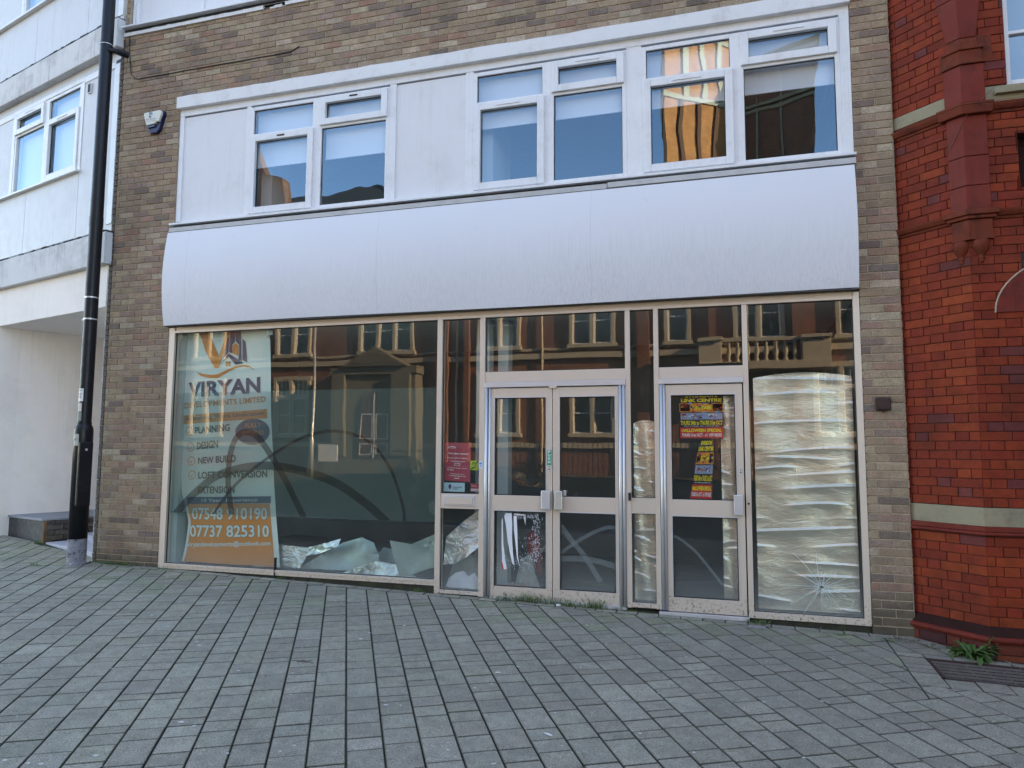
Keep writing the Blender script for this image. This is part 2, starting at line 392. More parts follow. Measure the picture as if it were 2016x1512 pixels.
def text_mb(mb, txt, fit, mapf, mi=0, bold=0.0, align='fit', shear=0.0):
    """letters as flat mesh; fit = (x0, y0, width, height) in the sheet's own units, mapf(x,y)->world"""
    cu = bpy.data.curves.new('t', 'FONT'); cu.body = txt; cu.offset = bold; cu.shear = shear; cu.resolution_u = 3
    o = bpy.data.objects.new('t', cu); COL.objects.link(o)
    dg = bpy.context.evaluated_depsgraph_get(); me = bpy.data.meshes.new_from_object(o.evaluated_get(dg))
    vs_ = [v.co.copy() for v in me.vertices]; fs = [tuple(p.vertices) for p in me.polygons]
    bpy.data.objects.remove(o); bpy.data.curves.remove(cu); bpy.data.meshes.remove(me)
    if not vs_: return
    x0 = min(v.x for v in vs_); x1 = max(v.x for v in vs_); y0 = min(v.y for v in vs_); y1 = max(v.y for v in vs_)
    sx = fit[2]/(x1-x0); sy = fit[3]/(y1-y0)
    b = len(mb.v); mb.v += [mapf(fit[0]+(v.x-x0)*sx, fit[1]+(v.y-y0)*sy) for v in vs_]
    for f in fs: mb.fc.append(tuple(b+i for i in f)); mb.mi.append(mi); mb.c.append(None)

def jitter(c, a): 
    k = 1+random.uniform(-a, a); return tuple(max(0.0, x*k*(1+random.uniform(-a*0.25, a*0.25))) for x in c)

def bricks(fr, u0, u1, z0, z1, holes, palette, bond='stretcher', off=0.0, mort=0.010, proud=0.0, row=0.075, L=0.225, depth=0.009, mb=None, skew=0.0):
    """real bricks with chamfered arrises in front of a mortar bed"""
    mb = mb or MB(fr); g = mort/2
    pal = [c for c, wgt in palette for _ in range(wgt)]
    r = 0; z = z0
    while z < z1-0.012:
        zt = min(z+row, z1); segs = []
        if bond == 'stretcher':
            u = u0 - (L/2 if r % 2 else 0) - off
            while u < u1: segs.append((u, u+L)); u += L
        else:   # stretcher-header-stretcher with header course shift
            u = u0 - (0 if r % 2 else (L*0.75)) - off; kf = 0
            while u < u1:
                wd = L if kf % 2 == 0 else L/2
                if bond == 'garden': wd = L if kf % 3 < 2 else L/2
                segs.append((u, u+wd)); u += wd; kf += 1
        segs = [[max(a, u0), min(b, u1)] for a, b in segs if min(b, u1) > max(a, u0)]
        if len(segs) > 1 and segs[-1][1]-segs[-1][0] < 0.05: segs[-2][1] = segs[-1][1]; segs.pop()
        if len(segs) > 1 and segs[0][1]-segs[0][0] < 0.05: segs[1][0] = segs[0][0]; segs.pop(0)
        for a, b in segs:
            rects = [(a+g, b-g, z+g, zt-g)]
            for hu0, hu1, hz0, hz1 in holes:
                nr = []
                for ra, rb, rc, rd in rects:
                    if rb <= hu0 or ra >= hu1 or rd <= hz0 or rc >= hz1: nr.append((ra, rb, rc, rd)); continue
                    if ra < hu0: nr.append((ra, hu0, rc, rd))
                    if rb > hu1: nr.append((hu1, rb, rc, rd))
                    if rc < hz0: nr.append((max(ra, hu0), min(rb, hu1), rc, hz0))
                    if rd > hz1: nr.append((max(ra, hu0), min(rb, hu1), hz1, rd))
                rects = nr
            col = jitter(random.choice(pal), 0.11)
            for ra, rb, rc, rd in rects:
                if rb-ra < 0.012 or rd-rc < 0.008: continue
                o1 = proud + depth + random.uniform(-0.0018, 0.0018); ch = 0.0035
                f = mb.f; t1, t2 = random.uniform(-.0012, .0012), random.uniform(-.0012, .0012)
                o = [f(ra, proud-0.001, rc+t1), f(rb, proud-0.001, rc+t2), f(rb, proud-0.001, rd+t2), f(ra, proud-0.001, rd+t1)]
                m = [f(ra, o1-ch, rc+t1), f(rb, o1-ch, rc+t2), f(rb, o1-ch, rd+t2), f(ra, o1-ch, rd+t1)]
                i = [f(ra+ch, o1, rc+ch+t1), f(rb-ch, o1, rc+ch+t2), f(rb-ch, o1, rd-ch+t2), f(ra+ch, o1, rd-ch+t1)]
                bs = len(mb.v); mb.v += o+m+i
                for A in (0, 4):
                    for q in range(4):
                        q2 = (q+1) % 4; mb.fc.append((bs+A+q, bs+A+q2, bs+A+4+q2, bs+A+4+q)); mb.mi.append(0); mb.c.append(col)
                mb.fc.append((bs+8, bs+9, bs+10, bs+11)); mb.mi.append(0); mb.c.append(col)
        z += row; r += 1
    return mb

BROWN = [((0.345, 0.250, 0.170), 7), ((0.315, 0.226, 0.158), 6), ((0.370, 0.280, 0.195), 4), ((0.305, 0.216, 0.168), 5),
         ((0.345, 0.220, 0.158), 2), ((0.210, 0.155, 0.126), 2), ((0.440, 0.350, 0.255), 2), ((0.335, 0.194, 0.138), 1)]
REDS = [((0.250, 0.036, 0.013), 9), ((0.230, 0.031, 0.013), 8), ((0.275, 0.044, 0.014), 4), ((0.205, 0.027, 0.013), 4), ((0.160, 0.036, 0.032), 1)]
REDS_D = [((0.16, 0.034, 0.020), 6), ((0.12, 0.028, 0.020), 5), ((0.20, 0.045, 0.022), 2), ((0.08, 0.026, 0.028), 2)]
#PART2

# ================================================================ GROUND
def gz(x, y):
    xs = max(-40, min(40, x)); z = -0.022*xs
    if y > -8.0: return z + 0.035*min(y, 3.0)
    if y > -15.0: return z*0.6 - 0.40
    if y > -19.0: return z*0.3 - 0.40 + (-15.0-y)/4.0*0.78
    return z*0.15 + 0.40
def ground_mesh(name, xs, ys, dz, mat, kind='structure', label=None, wob=0.0):
    mb = MB(); b = 0
    for j, y in enumerate(ys):
        for i, x in enumerate(xs): mb.v.append((x, y, gz(x, y)+dz+(random.uniform(-wob, wob) if wob else 0)))
    n = len(xs)
    for j in range(len(ys)-1):
        for i in range(n-1):
            a = j*n+i; mb.fc.append((a, a+1, a+n+1, a+n)); mb.mi.append(0); mb.c.append(None)
    o = mb.build(name, mat, None, recalc=False); tag(o, kind=kind); 
    if label: o['label'] = label
    return o
M_SOIL = plain('dark_soil', (0.06, 0.055, 0.04), 0.95, var=0.4, scale=10, bump=0.003)
k = N('worn_asphalt'); f = k.noise(180, 4, 0.7)
M_ROAD = k.done(k.principled(k.ramp(f, [(0.3, 0.035), (0.7, 0.075)]), 0.85, 0, k.bump(f, 0.003)))
k = N('mossy_joint_sand')
f = k.ramp(k.noise(1.6, 6, 0.7), [(0.44, (0.012, 0.012, 0.010)), (0.58, (0.030, 0.042, 0.014)), (0.72, (0.07, 0.10, 0.025))])
M_JOINT = k.done(k.principled(f, 0.95, 0, k.bump(k.noise(60, 5), 0.006)))
k = N('rough_grass_ground')
M_GRASSG = k.done(k.principled(k.ramp(k.noise(6, 8, 0.8), [(0.3, (0.035, 0.032, 0.018)), (0.6, (0.045, 0.050, 0.022)), (0.8, (0.09, 0.08, 0.045))]), 0.95, 0, k.bump(k.noise(20, 6), 0.03)))
far = [-220, -120, -60, -40, -30, -24, -18, -13, -11, -9, -7.44, -5, -3, -1, 1.5, 3, 5, 8, 12, 18, 25, 40, 70, 120, 220]
ground_mesh('ground', far, [-220, -120, -60, -40, -30, -24, -19, -17, -15, -14.99, -12, -8.01, -8, -7, -5, -3, -1, 0, 1, 3, 8, 20, 60, 120, 220], -0.06, M_SOIL)
ground_mesh('road', [x for x in far if abs(x) <= 70], [-15.0, -13, -11, -9.5, -8.16], -0.012, M_ROAD)
ground_mesh('grass_bank', [x for x in far if abs(x) <= 40], [-23.9, -22, -20.5, -19, -17, -15.2], 0.0, M_GRASSG)
# kerb
mb = MB(Frame((0, 0), (1, 0)))
for i in range(-40, 41):
    x0, x1 = i*0.915, i*0.915+0.909
    for y0, y1, zt in ((-8.15, -8.0, None),):
        za, zb = gz(x0, -7.99), gz(x1, -7.99)
        mb.hexa([(x0, y0, za-.16), (x1, y0, zb-.16), (x1, y1, zb-.16), (x0, y1, za-.16), (x0, y0, za+.004), (x1, y0, zb+.004), (x1, y1, zb+.004), (x0, y1, za+.004)])
tag(mb.build('kerb', plain('concrete_kerb', (0.30, 0.29, 0.27), 0.9, bump=0.002), None, bevel=0.01), kind='structure')

# pavement blocks: rows 0.204 wide laid along E_DIR, random lengths
E_DIR = Vector((-0.4956, 0.8676)).normalized(); P_DIR = Vector((E_DIR.y, -E_DIR.x))
def clip(poly, nx, ny, c):          # keep nx*x+ny*y <= c
    out = []
    for i in range(len(poly)):
        a, b = poly[i], poly[(i+1) % len(poly)]
        da, db = nx*a[0]+ny*a[1]-c, nx*b[0]+ny*b[1]-c
        if da <= 0: out.append(a)
        if (da < 0 < db) or (db < 0 < da):
            t = da/(da-db); out.append((a[0]+(b[0]-a[0])*t, a[1]+(b[1]-a[1])*t))
    return out
def area(p): return abs(sum(p[i][0]*p[(i+1) % len(p)][1]-p[(i+1) % len(p)][0]*p[i][1] for i in range(len(p))))/2
LN = (-0.262, -0.965)                                     # street normal of the left building
def bound(cx, cy):
    """half-plane of the wall line that a block near (cx,cy) must stay in front of"""
    if cx < -9.2: return (-LN[0], -LN[1], -(LN[0]*-9.185+LN[1]*0.755)-0.12)
    if cx < -7.44: return (-LN[0], -LN[1], -(LN[0]*-9.3+LN[1]*0.69)-0.02)
    if cx < 1.56: return (0, 1, -0.125)
    if cx < 1.99: return (0.688, 0.725, 0.688*1.54+0.725*0.05-0.12)
    return (0, 1, -0.49)
DRAIN = (1.47, 3.3, -1.07, -0.60)
pv = MB()
def block(poly, col, h=0.0, gap=0.0027):
    if len(poly) < 3 or area(poly) < 0.0012: return
    cx = sum(p[0] for p in poly)/len(poly); cy = sum(p[1] for p in poly)/len(poly)
    if sum(poly[i][0]*poly[(i+1) % len(poly)][1]-poly[(i+1) % len(poly)][0]*poly[i][1] for i in range(len(poly))) < 0: poly = poly[::-1]
    def inset(d):
        q = poly
        for i in range(len(poly)):
            a_, b_ = poly[i], poly[(i+1) % len(poly)]; ex, ey = b_[0]-a_[0], b_[1]-a_[1]; L_ = math.hypot(ex, ey)
            if L_ < 1e-6: continue
            nx_, ny_ = ey/L_, -ex/L_; q = clip(q, nx_, ny_, nx_*a_[0]+ny_*a_[1]-d*(1.30 if abs(ex*E_DIR.x+ey*E_DIR.y)/L_ > 0.9 else 1.0))
            if len(q) < 3: return None
        return q
    P0 = inset(gap); P2 = inset(gap+0.0040)
    if not P0: return
    if not P2 or len(P0) != len(P2): P2 = [(p[0]+(cx-p[0])*.04, p[1]+(cy-p[1])*.04) for p in P0]
    poly = P0
    tx, ty = random.uniform(-.004, .004), random.uniform(-.004, .004)
    def Z(p, d): return gz(*p)+h+d+tx*(p[0]-cx)+ty*(p[1]-cy)
    n = len(poly); b = len(pv.v)
    pv.v += [(p[0], p[1], Z(p, -0.02)) for p in P0] + [(p[0], p[1], Z(p, -0.0035)) for p in P0] + [(p[0], p[1], Z(p, 0)) for p in P2]
    for A in (0, n):
        for i in range(n):
            j = (i+1) % n; pv.fc.append((b+A+i, b+A+j, b+A+n+j, b+A+n+i)); pv.mi.append(2 if A == 0 else 0); pv.c.append((col[0]*.42, col[1]*.42, col[2]*.40))
    pv.fc.append(tuple(b+2*n+i for i in range(n))); pv.mi.append(0); pv.c.append(col)
def outside(polys, rect):
    x0, x1, y0, y1 = rect; res = []
    for p in polys:
        l_ = clip(p, 1, 0, x0); r_ = clip(p, -1, 0, -x1); m = clip(clip(p, -1, 0, -x0), 1, 0, x1) if p else []
        lo = clip(m, 0, 1, y0) if len(m) > 2 else []; hi = clip(m, 0, -1, -y1) if len(m) > 2 else []
        res += [q for q in (l_, r_, lo, hi) if len(q) > 2]
    return res
PCOL = [(0.330, 0.302, 0.234), (0.345, 0.317, 0.246), (0.315, 0.288, 0.224), (0.328, 0.300, 0.230), (0.362, 0.333, 0.260), (0.300, 0.275, 0.213)]
lens = [0.1, 0.15, 0.15, 0.2, 0.2, 0.25, 0.3, 0.3]
rows = range(-46, 50)
for kx in rows:
    b0 = -4.074 + 0.204*kx; a = -10.5 + random.uniform(0, 0.3)
    bend = 0.0
    while a < 10.0:
        ln = random.choice(lens)
        pts = []
        for aa, bb in ((a, b0), (a+ln, b0), (a+ln, b0+0.204), (a, b0+0.204)):
            q = E_DIR*aa + P_DIR*bb; pts.append((q.x, q.y))
        cx = sum(p[0] for p in pts)/4; cy = sum(p[1] for p in pts)/4; a += ln
        if cx < -13.5 or cx > 5.5 or cy < -8.1 or cy > 2.6: continue
        nx, ny, c = bound(cx, cy)
        pts = clip(pts, nx, ny, c)
        if len(pts) > 2: pts = clip(pts, 0, -1, 8.0)
        if len(pts) < 3: continue
        polys = [pts]
        if DRAIN[0]-.6 < cx and cy > DRAIN[2]-.5 and cy < 0: polys = outside(polys, (DRAIN[0]-0.2, DRAIN[1], DRAIN[2]-0.2, DRAIN[3]+0.105))
        col = jitter(random.choice(PCOL), 0.06)
        near = max(0.0, 1.0 - max(0.0, -0.1-cy)/1.0)*0.6
        if random.random() < near: col = (col[0]*0.92, col[1]*0.98, col[2]*0.86)
        for p in polys: block(p, col, random.uniform(-0.0018, 0.0018))
# border course along the walls
def border(p0, p1, wd, step):
    p0, p1 = Vector(p0), Vector(p1); d = (p1-p0); L_ = d.length; d.normalize(); n = Vector((d.y, -d.x)); s_ = 0
    while s_ < L_-0.02:
        e = min(L_, s_+step); pts = [p0+d*s_, p0+d*e, p0+d*e+n*wd, p0+d*s_+n*wd]
        block([(q.x, q.y) for q in reversed(pts)], jitter(random.choice(PCOL), 0.1), random.uniform(-0.003, 0.002)); s_ = e
border((-7.44, -0.012), (1.56, -0.012), 0.108, 0.2)
border((-10.9, 1.20), (-9.2, 0.735), 0.108, 0.2)
border((1.56, 0.0), (1.93, -0.37), 0.11, 0.15)
border((DRAIN[0]-.2, DRAIN[3]+0.105), (DRAIN[1], DRAIN[3]+0.105), 0.10, 0.2)
border((DRAIN[0]-.2, DRAIN[2]), (DRAIN[1], DRAIN[2]), 0.2, 0.2)
for yy in range(5): border((DRAIN[0]-.2, DRAIN[3]-0.094*yy), (DRAIN[0], DRAIN[3]-0.094*yy), 0.094, 0.2)
# chewing gum flattened onto the blocks
for i in range(300):
    x = random.uniform(-8.5, 3.5); y = random.uniform(-6.0, -0.3)
    if 1.3 < x and y > -1.3: continue
    r_ = random.uniform(0.004, 0.013) if i > 6 else 0.017; n = 9; b = len(pv.v); pts = []
    for q in range(n):
        a_ = 2*math.pi*q/n; rr = r_*random.uniform(0.7, 1.2); pts.append((x+rr*math.cos(a_)*1.3, y+rr*math.sin(a_), gz(x, y)+0.0045))
    pv.v += pts; pv.fc.append(tuple(range(b, b+n))); pv.mi.append(1); pv.c.append((0.5, 0.5, 0.5))
M_GUM = plain('old_chewing_gum', (0.62, 0.62, 0.58), 0.8, var=0.3, scale=50)
pave = pv.build('pavement', [M_PAVE, M_GUM, M_JOINT], None, recalc=False); tag(pave, kind='structure')
ys = [-8.0, -7, -6, -5, -4, -3, -2, -1, -.5, 0, 0.5, 1.0, 2.0, 3.0]
ground_mesh('paving_bed', [-14, -12, -10, -9, -7.44, -5, -3, -1, 1.5, 3, 5.6], ys, -0.0150, M_JOINT)

# ================================================================ SHOP BUILDING
shop = thing('shop_building', 'brown brick shop with white curved fascia above empty aluminium shopfront', 'building', (-3.0, 0, 0))
BAND = (-6.512, 1.208, 4.20, 5.955); FRONT = (-6.512, 1.200, -0.3, 3.06); FASC = (-6.5, 1.19, 3.03, 4.22)
UPB = (-7.38, 1.25, 6.93, 20)
HOLES = [BAND, FRONT, FASC, UPB]
bm_ = bricks(F0, -7.44, 1.535, -0.185, 9.9, HOLES, BROWN, off=0.1665)
bm_.f = Frame((-7.515, 0.0225), (0.965, -0.262))
bricks(bm_.f, 0, 0.0775, -0.185, 6.9, [], [((0.12, 0.095, 0.078), 3), ((0.10, 0.08, 0.07), 2)], mb=bm_)
bm_.f = Frame((1.535, 0.0), (0.0, 1.0))
bricks(bm_.f, 0, 0.25, -0.185, 9.9, [], BROWN, mb=bm_, off=0.1)
bm_.build('brick_wall', M_BRICK, shop, recalc=False)
mo = MB()
for a in ((-7.44, -6.512, -0.3, 6.93), (1.21, 1.535, -0.3, 9.9), (-6.512, 1.21, 5.95, 6.93), (-7.44, -7.38, 6.93, 9.9)): mo.box(a[0], a[1], -0.20, 0.0, a[2], a[3])
mo.build('mortar_bed', M_MORTAR, shop)
sh_ = MB()
sh_.box(-7.44, -7.2, -8.8, -0.21, -0.3, 10.2); sh_.box(1.3, 1.53, -8.8, -0.21, -0.3, 10.2); sh_.box(-7.2, 1.3, -8.8, -8.6, -0.3, 10.2)
sh_.box(-7.44, 1.53, -8.8, 0.02, 10.2, 10.45)
sh_.build('rear_wall', M_UPBRICK, shop)

# painted concrete lintel with a ragged top edge of plaster
lt = MB()
n = 40; pr = [(-6.52, 5.80), (1.212, 5.795)]
top = [(1.212-(7.732)*i/n, 5.948+random.uniform(-0.006, 0.006)+(-0.0)) for i in range(n+1)]
lt.prism(pr+top, -0.06, 0.055); lt.build('lintel', M_LINTEL, shop, bevel=0.004)
fr = MB()
fr.box(-6.505, 1.205, -0.05, -0.004, 5.715, 5.80); fr.box(-6.505, -6.44, -0.05, -0.006, 4.335, 5.715); fr.box(1.115, 1.205, -0.05, -0.004, 4.335, 5.715)
fr.box(-6.505, 1.205, -0.05, -0.006, 4.315, 4.36); fr.build('window_band_frame', M_UPVC, shop, bevel=0.003)
sl = MB(); sl.box(-6.53, 1.215, -0.05, 0.075, 4.293, 4.318); sl.build('sill', M_UPVC, shop, bevel=0.003)
for a in ((-6.535, -1.105, -0.02, 0.062, 4.205, 4.262), (-1.097, 1.208, -0.02, 0.068, 4.213, 4.270)): fl = MB(); fl.box(*a); fl.build('flashing_ledge', plain('grey_painted_ledge', (0.55, 0.55, 0.55), 0.6, dirt=((0.3, 0.28, 0.25), 0.5)), shop, bevel=0.003)
gp = MB(); gp.box(-6.505, 1.2, -0.06, 0.02, 4.262, 4.2935); gp.build('shadow_gap', M_SEAL, shop)
for u0, u1 in ((-6.44, -5.515), (-3.515, -2.670)):
    p = MB(); p.box(u0, u1, -0.06, -0.022, 4.36, 5.70)
    p.build('cladding_panel', M_PANEL, shop)
for u0, u1 in ((-5.515, -5.455), (-3.598, -3.515), (-2.672, -2.582), (-0.905, -0.748)): tr_ = MB(); tr_.box(u0, u1, -0.05, -0.009, 4.36, 5.715); tr_.build('mullion_trim', M_UPVC, shop, bevel=0.002)

def window(fr, parent, u0, um0, um1, u1, z0, z1, flip=False, o=0.0, gm=(0, 1), blind=(4.95, 4.95), vent=0.10, room=True, lab=None):
    """two-light uPVC window: light A = fixed top over casement, light B = top-hung vent over fixed"""
    t = 0.045; H = z1-z0
    zt = z0 + H*0.733                                     # transom level
    b = MB(fr); b.box(u0, u0+t, o-.06, o-.008, z0, z1); b.box(u1-t, u1, o-.06, o-.008, z0, z1)
    b.box(um0-0.03, um1+0.03, o-.06, o-.008, z0, z1)
    for a, c in ((u0+t, um0-0.03), (um1+0.03, u1-t)):
        b.box(a, c, o-.06, o-.008, z0, z0+0.045); b.box(a, c, o-.06, o-.008, z1-t, z1); b.box(a, c, o-.06, o-.010, zt-0.025, zt+0.02)
    wd = b.build('window', M_UPVC, parent, bevel=0.004)
    if lab: wd['label'] = lab
    A, B = ((u0, um0), (um1, u1)) if not flip else ((um1, u1), (u0, um0))
    # casement sash (A, lower) and hopper sash (B, upper)
    s1 = MB(fr); s1.ring(A[0]+0.012, A[1]-0.004, z0+0.02, zt-0.005, 0.078, o-.03, o+.016)
    sa = s1.build('casement_sash', M_UPVC, wd, bevel=0.006)
    s2 = MB(fr); s2.ring(B[0]+0.006, B[1]-0.022, zt+0.005, z1-0.018, 0.076, o-.03, o+.018)
    sb = s2.build('hopper_sash', M_UPVC, wd, bevel=0.006)
    gk = MB(fr); gt = []
    panes = [(A[0]+t, A[1]-0.03, zt+0.02, z1-t), (A[0]+0.09, A[1]-0.082, z0+0.098, zt-0.083), (B[0]+0.082, B[1]-0.098, zt+0.081, z1-0.094), (B[0]+0.03, B[1]-t, z0+0.045, zt-0.025)]
    for i, (a, c, e, g) in enumerate(panes):
        gk.ring(a, c, e, g, 0.006, o-.034, o-.026)
        q = MB(fr); tl = random.uniform(-.0006, .0006); q.poly([fr(a, o-.035, e), fr(c, o-.035+tl, e), fr(c, o-.035, g), fr(a, o-.035, g)])
        q.build('glass_pane', M_PANES[gm[0 if (i < 2) else 1]], wd, recalc=False)
    gk.build('gasket', M_SEAL, wd)
    vt = MB(fr); c_ = (A[0]+A[1])/2; vt.box(c_-vent, c_+vent, o+.016, o+.024, zt-0.055, zt-0.040); vt.build('trickle_vent', M_SEAL if vent < .06 else M_UPVC, wd)
    vt = MB(fr); c_ = (B[0]+B[1])/2; vt.box(c_-vent, c_+vent, o+.018, o+.026, z1-0.062, z1-0.047); vt.build('trickle_vent', M_SEAL if vent < .06 else M_UPVC, wd)
    for (a, c), zb in zip((A, B), blind if not flip else blind[::-1]):
        bl = MB(fr); bl.box(a+.03, c-.02, o-.115, o-.112, zb, z1-0.02); bl.box(a+.03, c-.02, o-.120, o-.106, zb-0.018, zb); bl.box(a+.03, c-.02, o-.14, o-.10, z1-0.06, z1-0.015)
        bl.build('roller_blind', M_BLIND, wd)
    return wd
window(F0, shop, -5.455, -4.567, -4.500, -3.598, 4.335, 5.695, gm=(1, 2), blind=(4.98, 4.98), vent=0.05, lab='first floor window at the left above the red notice bay')
window(F0, shop, -2.582, -1.770, -1.704, -0.905, 4.335, 5.695, gm=(0, 0), blind=(5.10, 5.10), vent=0.13)
window(F0, shop, -0.748, 0.147, 0.214, 1.115, 4.335, 5.695, gm=(1, 1), blind=(5.08, 5.10), vent=0.14)
# rooms behind the first floor windows
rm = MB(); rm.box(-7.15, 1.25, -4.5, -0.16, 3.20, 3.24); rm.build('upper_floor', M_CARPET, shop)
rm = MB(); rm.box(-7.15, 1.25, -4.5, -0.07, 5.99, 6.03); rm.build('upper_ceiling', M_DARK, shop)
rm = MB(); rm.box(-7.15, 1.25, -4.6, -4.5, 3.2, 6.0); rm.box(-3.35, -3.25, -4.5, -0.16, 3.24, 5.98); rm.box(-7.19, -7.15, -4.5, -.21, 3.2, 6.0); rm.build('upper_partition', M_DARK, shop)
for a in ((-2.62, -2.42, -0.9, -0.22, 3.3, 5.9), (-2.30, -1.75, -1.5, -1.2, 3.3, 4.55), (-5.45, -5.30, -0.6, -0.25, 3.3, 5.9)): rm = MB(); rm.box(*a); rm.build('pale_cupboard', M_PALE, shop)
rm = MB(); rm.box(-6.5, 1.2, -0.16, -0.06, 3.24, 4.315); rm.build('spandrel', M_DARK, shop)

# curved fascia, four sheets butted together
def fasc_o(t):   # t 0 bottom .. 1 top
    return 0.088 + 0.060*math.sin(math.pi*min(1, max(0, t)))**0.9 + 0.004*t
cuts = [-6.52, -6.183, -3.64, -1.259, 1.188]
fb = MB()
for a, c in zip(cuts, cuts[1:]):
    a += 0.0004; c -= 0.0004
    fb.grid(lambda i, j, a=a, c=c: (a+(c-a)*i, -fasc_o(j), 3.038+1.152*j + (0.006*math.sin(a+(c-a)*i) if j == 0 else 0)), 10, 22)
fo = fb.build('fascia', M_FASCIA, shop, smooth=True, recalc=False)
for q, (u0, u1) in enumerate(((-6.5195, -6.5165), (1.1845, 1.1875))):
    e = MB(); pts = [(-fasc_o(j/22), 3.038+1.152*j/22) for j in range(23)]
    P = [(u0, y, z) for y, z in pts]+[(u0, 0.0, 4.19), (u0, 0.0, 3.038)]; e.poly(P)
    P = [(u1, y, z) for y, z in pts]+[(u1, 0.0, 4.19), (u1, 0.0, 3.038)]; e.poly(P); e.build('fascia_end', M_FASCIA, shop, recalc=False)
e = MB(); e.box(-6.515, 1.184, -0.02, 0.084, 3.030, 3.037); e.box(-6.515, 1.184, -0.02, 0.088, 4.192, 4.200); e.build('fascia_return', plain('dark_drip_edge', (0.10, 0.095, 0.09), 0.7), shop)

b = MB(); rg = random.Random(31)
for (u, z, L_, a0) in ((-6.02, 3.72, .16, -1.3), (-5.55, 4.10, .07, -1.1), (-4.1, 3.62, .05, -1.6), (-.75, 4.06, .09, -.8), (.35, 3.5, .12, -2.0), (-2.5, 3.9, .06, -.5)):
    px, pz, a = u, z, a0
    for q in range(6):
        nx_, nz_ = px+math.cos(a)*L_/6, pz+math.sin(a)*L_/6; t_ = lambda z_: -fasc_o((z_-3.038)/1.152)-.0012
        b.poly([(px, t_(pz), pz), (nx_, t_(nz_), nz_), (nx_+.0016, t_(nz_), nz_), (px+.0016, t_(pz), pz)]); px, pz = nx_, nz_; a += rg.uniform(-.5, .5)
b.build('scratches', plain('grey_scratch', (.30, .30, .33), .7), fo, recalc=False)
# upper window band (second floor)
ub = MB(); ub.box(-7.36, 1.25, -0.07, -0.035, 7.03, 9.2); ub.build('upper_cladding', M_PANEL, shop)
ub = MB()
for u in (-7.36, -7.30, -6.28, -5.52): ub.box(u, u+0.035, -0.035, -0.02, 7.04, 9.2)
ub.box(-7.36, 1.25, -0.035, -0.02, 7.04, 7.06); ub.build('upper_trim', M_UPVC, shop, bevel=0.002)
ub = MB(); ub.box(-7.44, 1.25, -0.07, 0.085, 7.005, 7.03); ub.box(-7.44, 1.25, -0.07, 0.02, 6.965, 7.005, 1)
ub.build('upper_sill', [M_UPVC, M_SEAL], shop, bevel=0.002)
ub = MB(); x = -7.44
while x < 1.25:                                          # flaking painted board under the sill
    e_ = min(1.25, x+random.uniform(0.03, 0.12)); rot = -5.42 < x < -5.02
    zt = 6.962 + random.uniform(-0.006, 0.004); zb = 6.915
    if rot: zt = 6.925+random.uniform(-.01, .03)
    ub.box(x, e_, -0.02, 0.03 if not rot else 0.012, zb, zt, 1 if rot and random.random() < .6 else 0); x = e_
ub.build('peeling_board', [M_LINTEL, plain('rotten_timber', (0.09, 0.07, 0.05), 0.95, var=0.5, scale=40)], shop)
w2 = MB(); w2.ring(-5.42, -3.6, 7.06, 8.6, 0.05, -0.035, -0.005); w2.build('upper_window_frame', M_UPVC, shop, bevel=0.003)
w2 = MB(); w2.quad(-5.37, -3.65, -0.03, 7.11, 8.55); w2.build('upper_glass', M_PANES[0], shop, recalc=False)
w2 = MB(); w2.box(-5.40, -3.62, -0.034, -0.032, 7.08, 8.58); w2.build('upper_blind', M_GREYDARK, shop)

# ---------------- ground floor shopfront
fm = MB()
Z0, ZT = 0.135, 2.955
fm.box(-6.512, -6.425, -0.09, 0.0, Z0, 3.022); fm.box(1.143, 1.198, -0.09, 0.0, 0.03, 3.022)
fm.box(-6.425, 1.143, -0.09, 0.002, ZT, 2.985); fm.box(-6.425, 1.143, -0.09, -0.012, 2.985, 3.03)
for u0, u1, zb in ((-2.961, -2.903, 0.05), (-2.473, -2.417, 0.055), (-0.945, -0.895, 0.05), (-0.664, -0.617, 0.05), (0.170, 0.218, 0.03)):
    fm.box(u0, u1, -0.09, 0.0, zb, ZT)
fm.box(-6.425, -2.961, -0.09, -0.003, Z0, 0.170); fm.box(-6.425, -2.961, -0.09, 0.006, 0.170, 0.195)
fm.box(-2.903, -2.473, -0.09, -0.003, 0.062, 0.100); fm.box(-0.895, -0.664, -0.09, -0.003, 0.055, 0.098)
fm.box(0.218, 1.143, -0.09, -0.003, 0.030, 0.088)
fm.box(-0.895, -0.664, -0.085, -0.005, 0.947, 1.097); fm.box(-2.903, -2.473, -0.085, -0.005, 0.940, 1.096)
for u0, u1 in ((-2.417, -0.945), (-0.617, 0.170)): fm.box(u0, u1, -0.085, -0.006, 2.262, 2.372)
fm.build('shopfront_frame', M_ALU, shop, bevel=0.0025)
sf = MB()
for u0, u1 in ((-2.417, -0.945), (-0.617, 0.170)): sf = MB(); sf.box(u0, u1, -0.085, 0.012, 2.207, 2.260); sf.build('door_head_rail', M_STEEL, shop, bevel=0.003)
for u, r in ((-2.398, 0.018), (-2.360, 0.014), (-0.998, 0.017), (-0.963, 0.016), (-0.598, 0.016), (-0.570, 0.013)): jb = MB(); jb.tube([(u, 0.006, .05), (u, .006, 2.205)], r, 12); jb.build('round_door_jamb', M_STEEL, shop, smooth=True)
for u0, u1 in ((-2.417, -2.345), (-1.018, -.945), (-.617, -.556), (.158, .171)): sk = MB(); sk.box(u0, u1, -0.08, -0.045, 0.05, 2.205); sk.build('jamb_seal', M_SEAL, shop)
for a in ((-0.64, 0.175, -0.08, 0.02, 0.0, 0.036), (-2.41, -0.95, -0.08, 0.0, 0.02, 0.06)): th = MB(); th.box(*a); th.build('threshold', M_STEEL, shop, bevel=0.003)
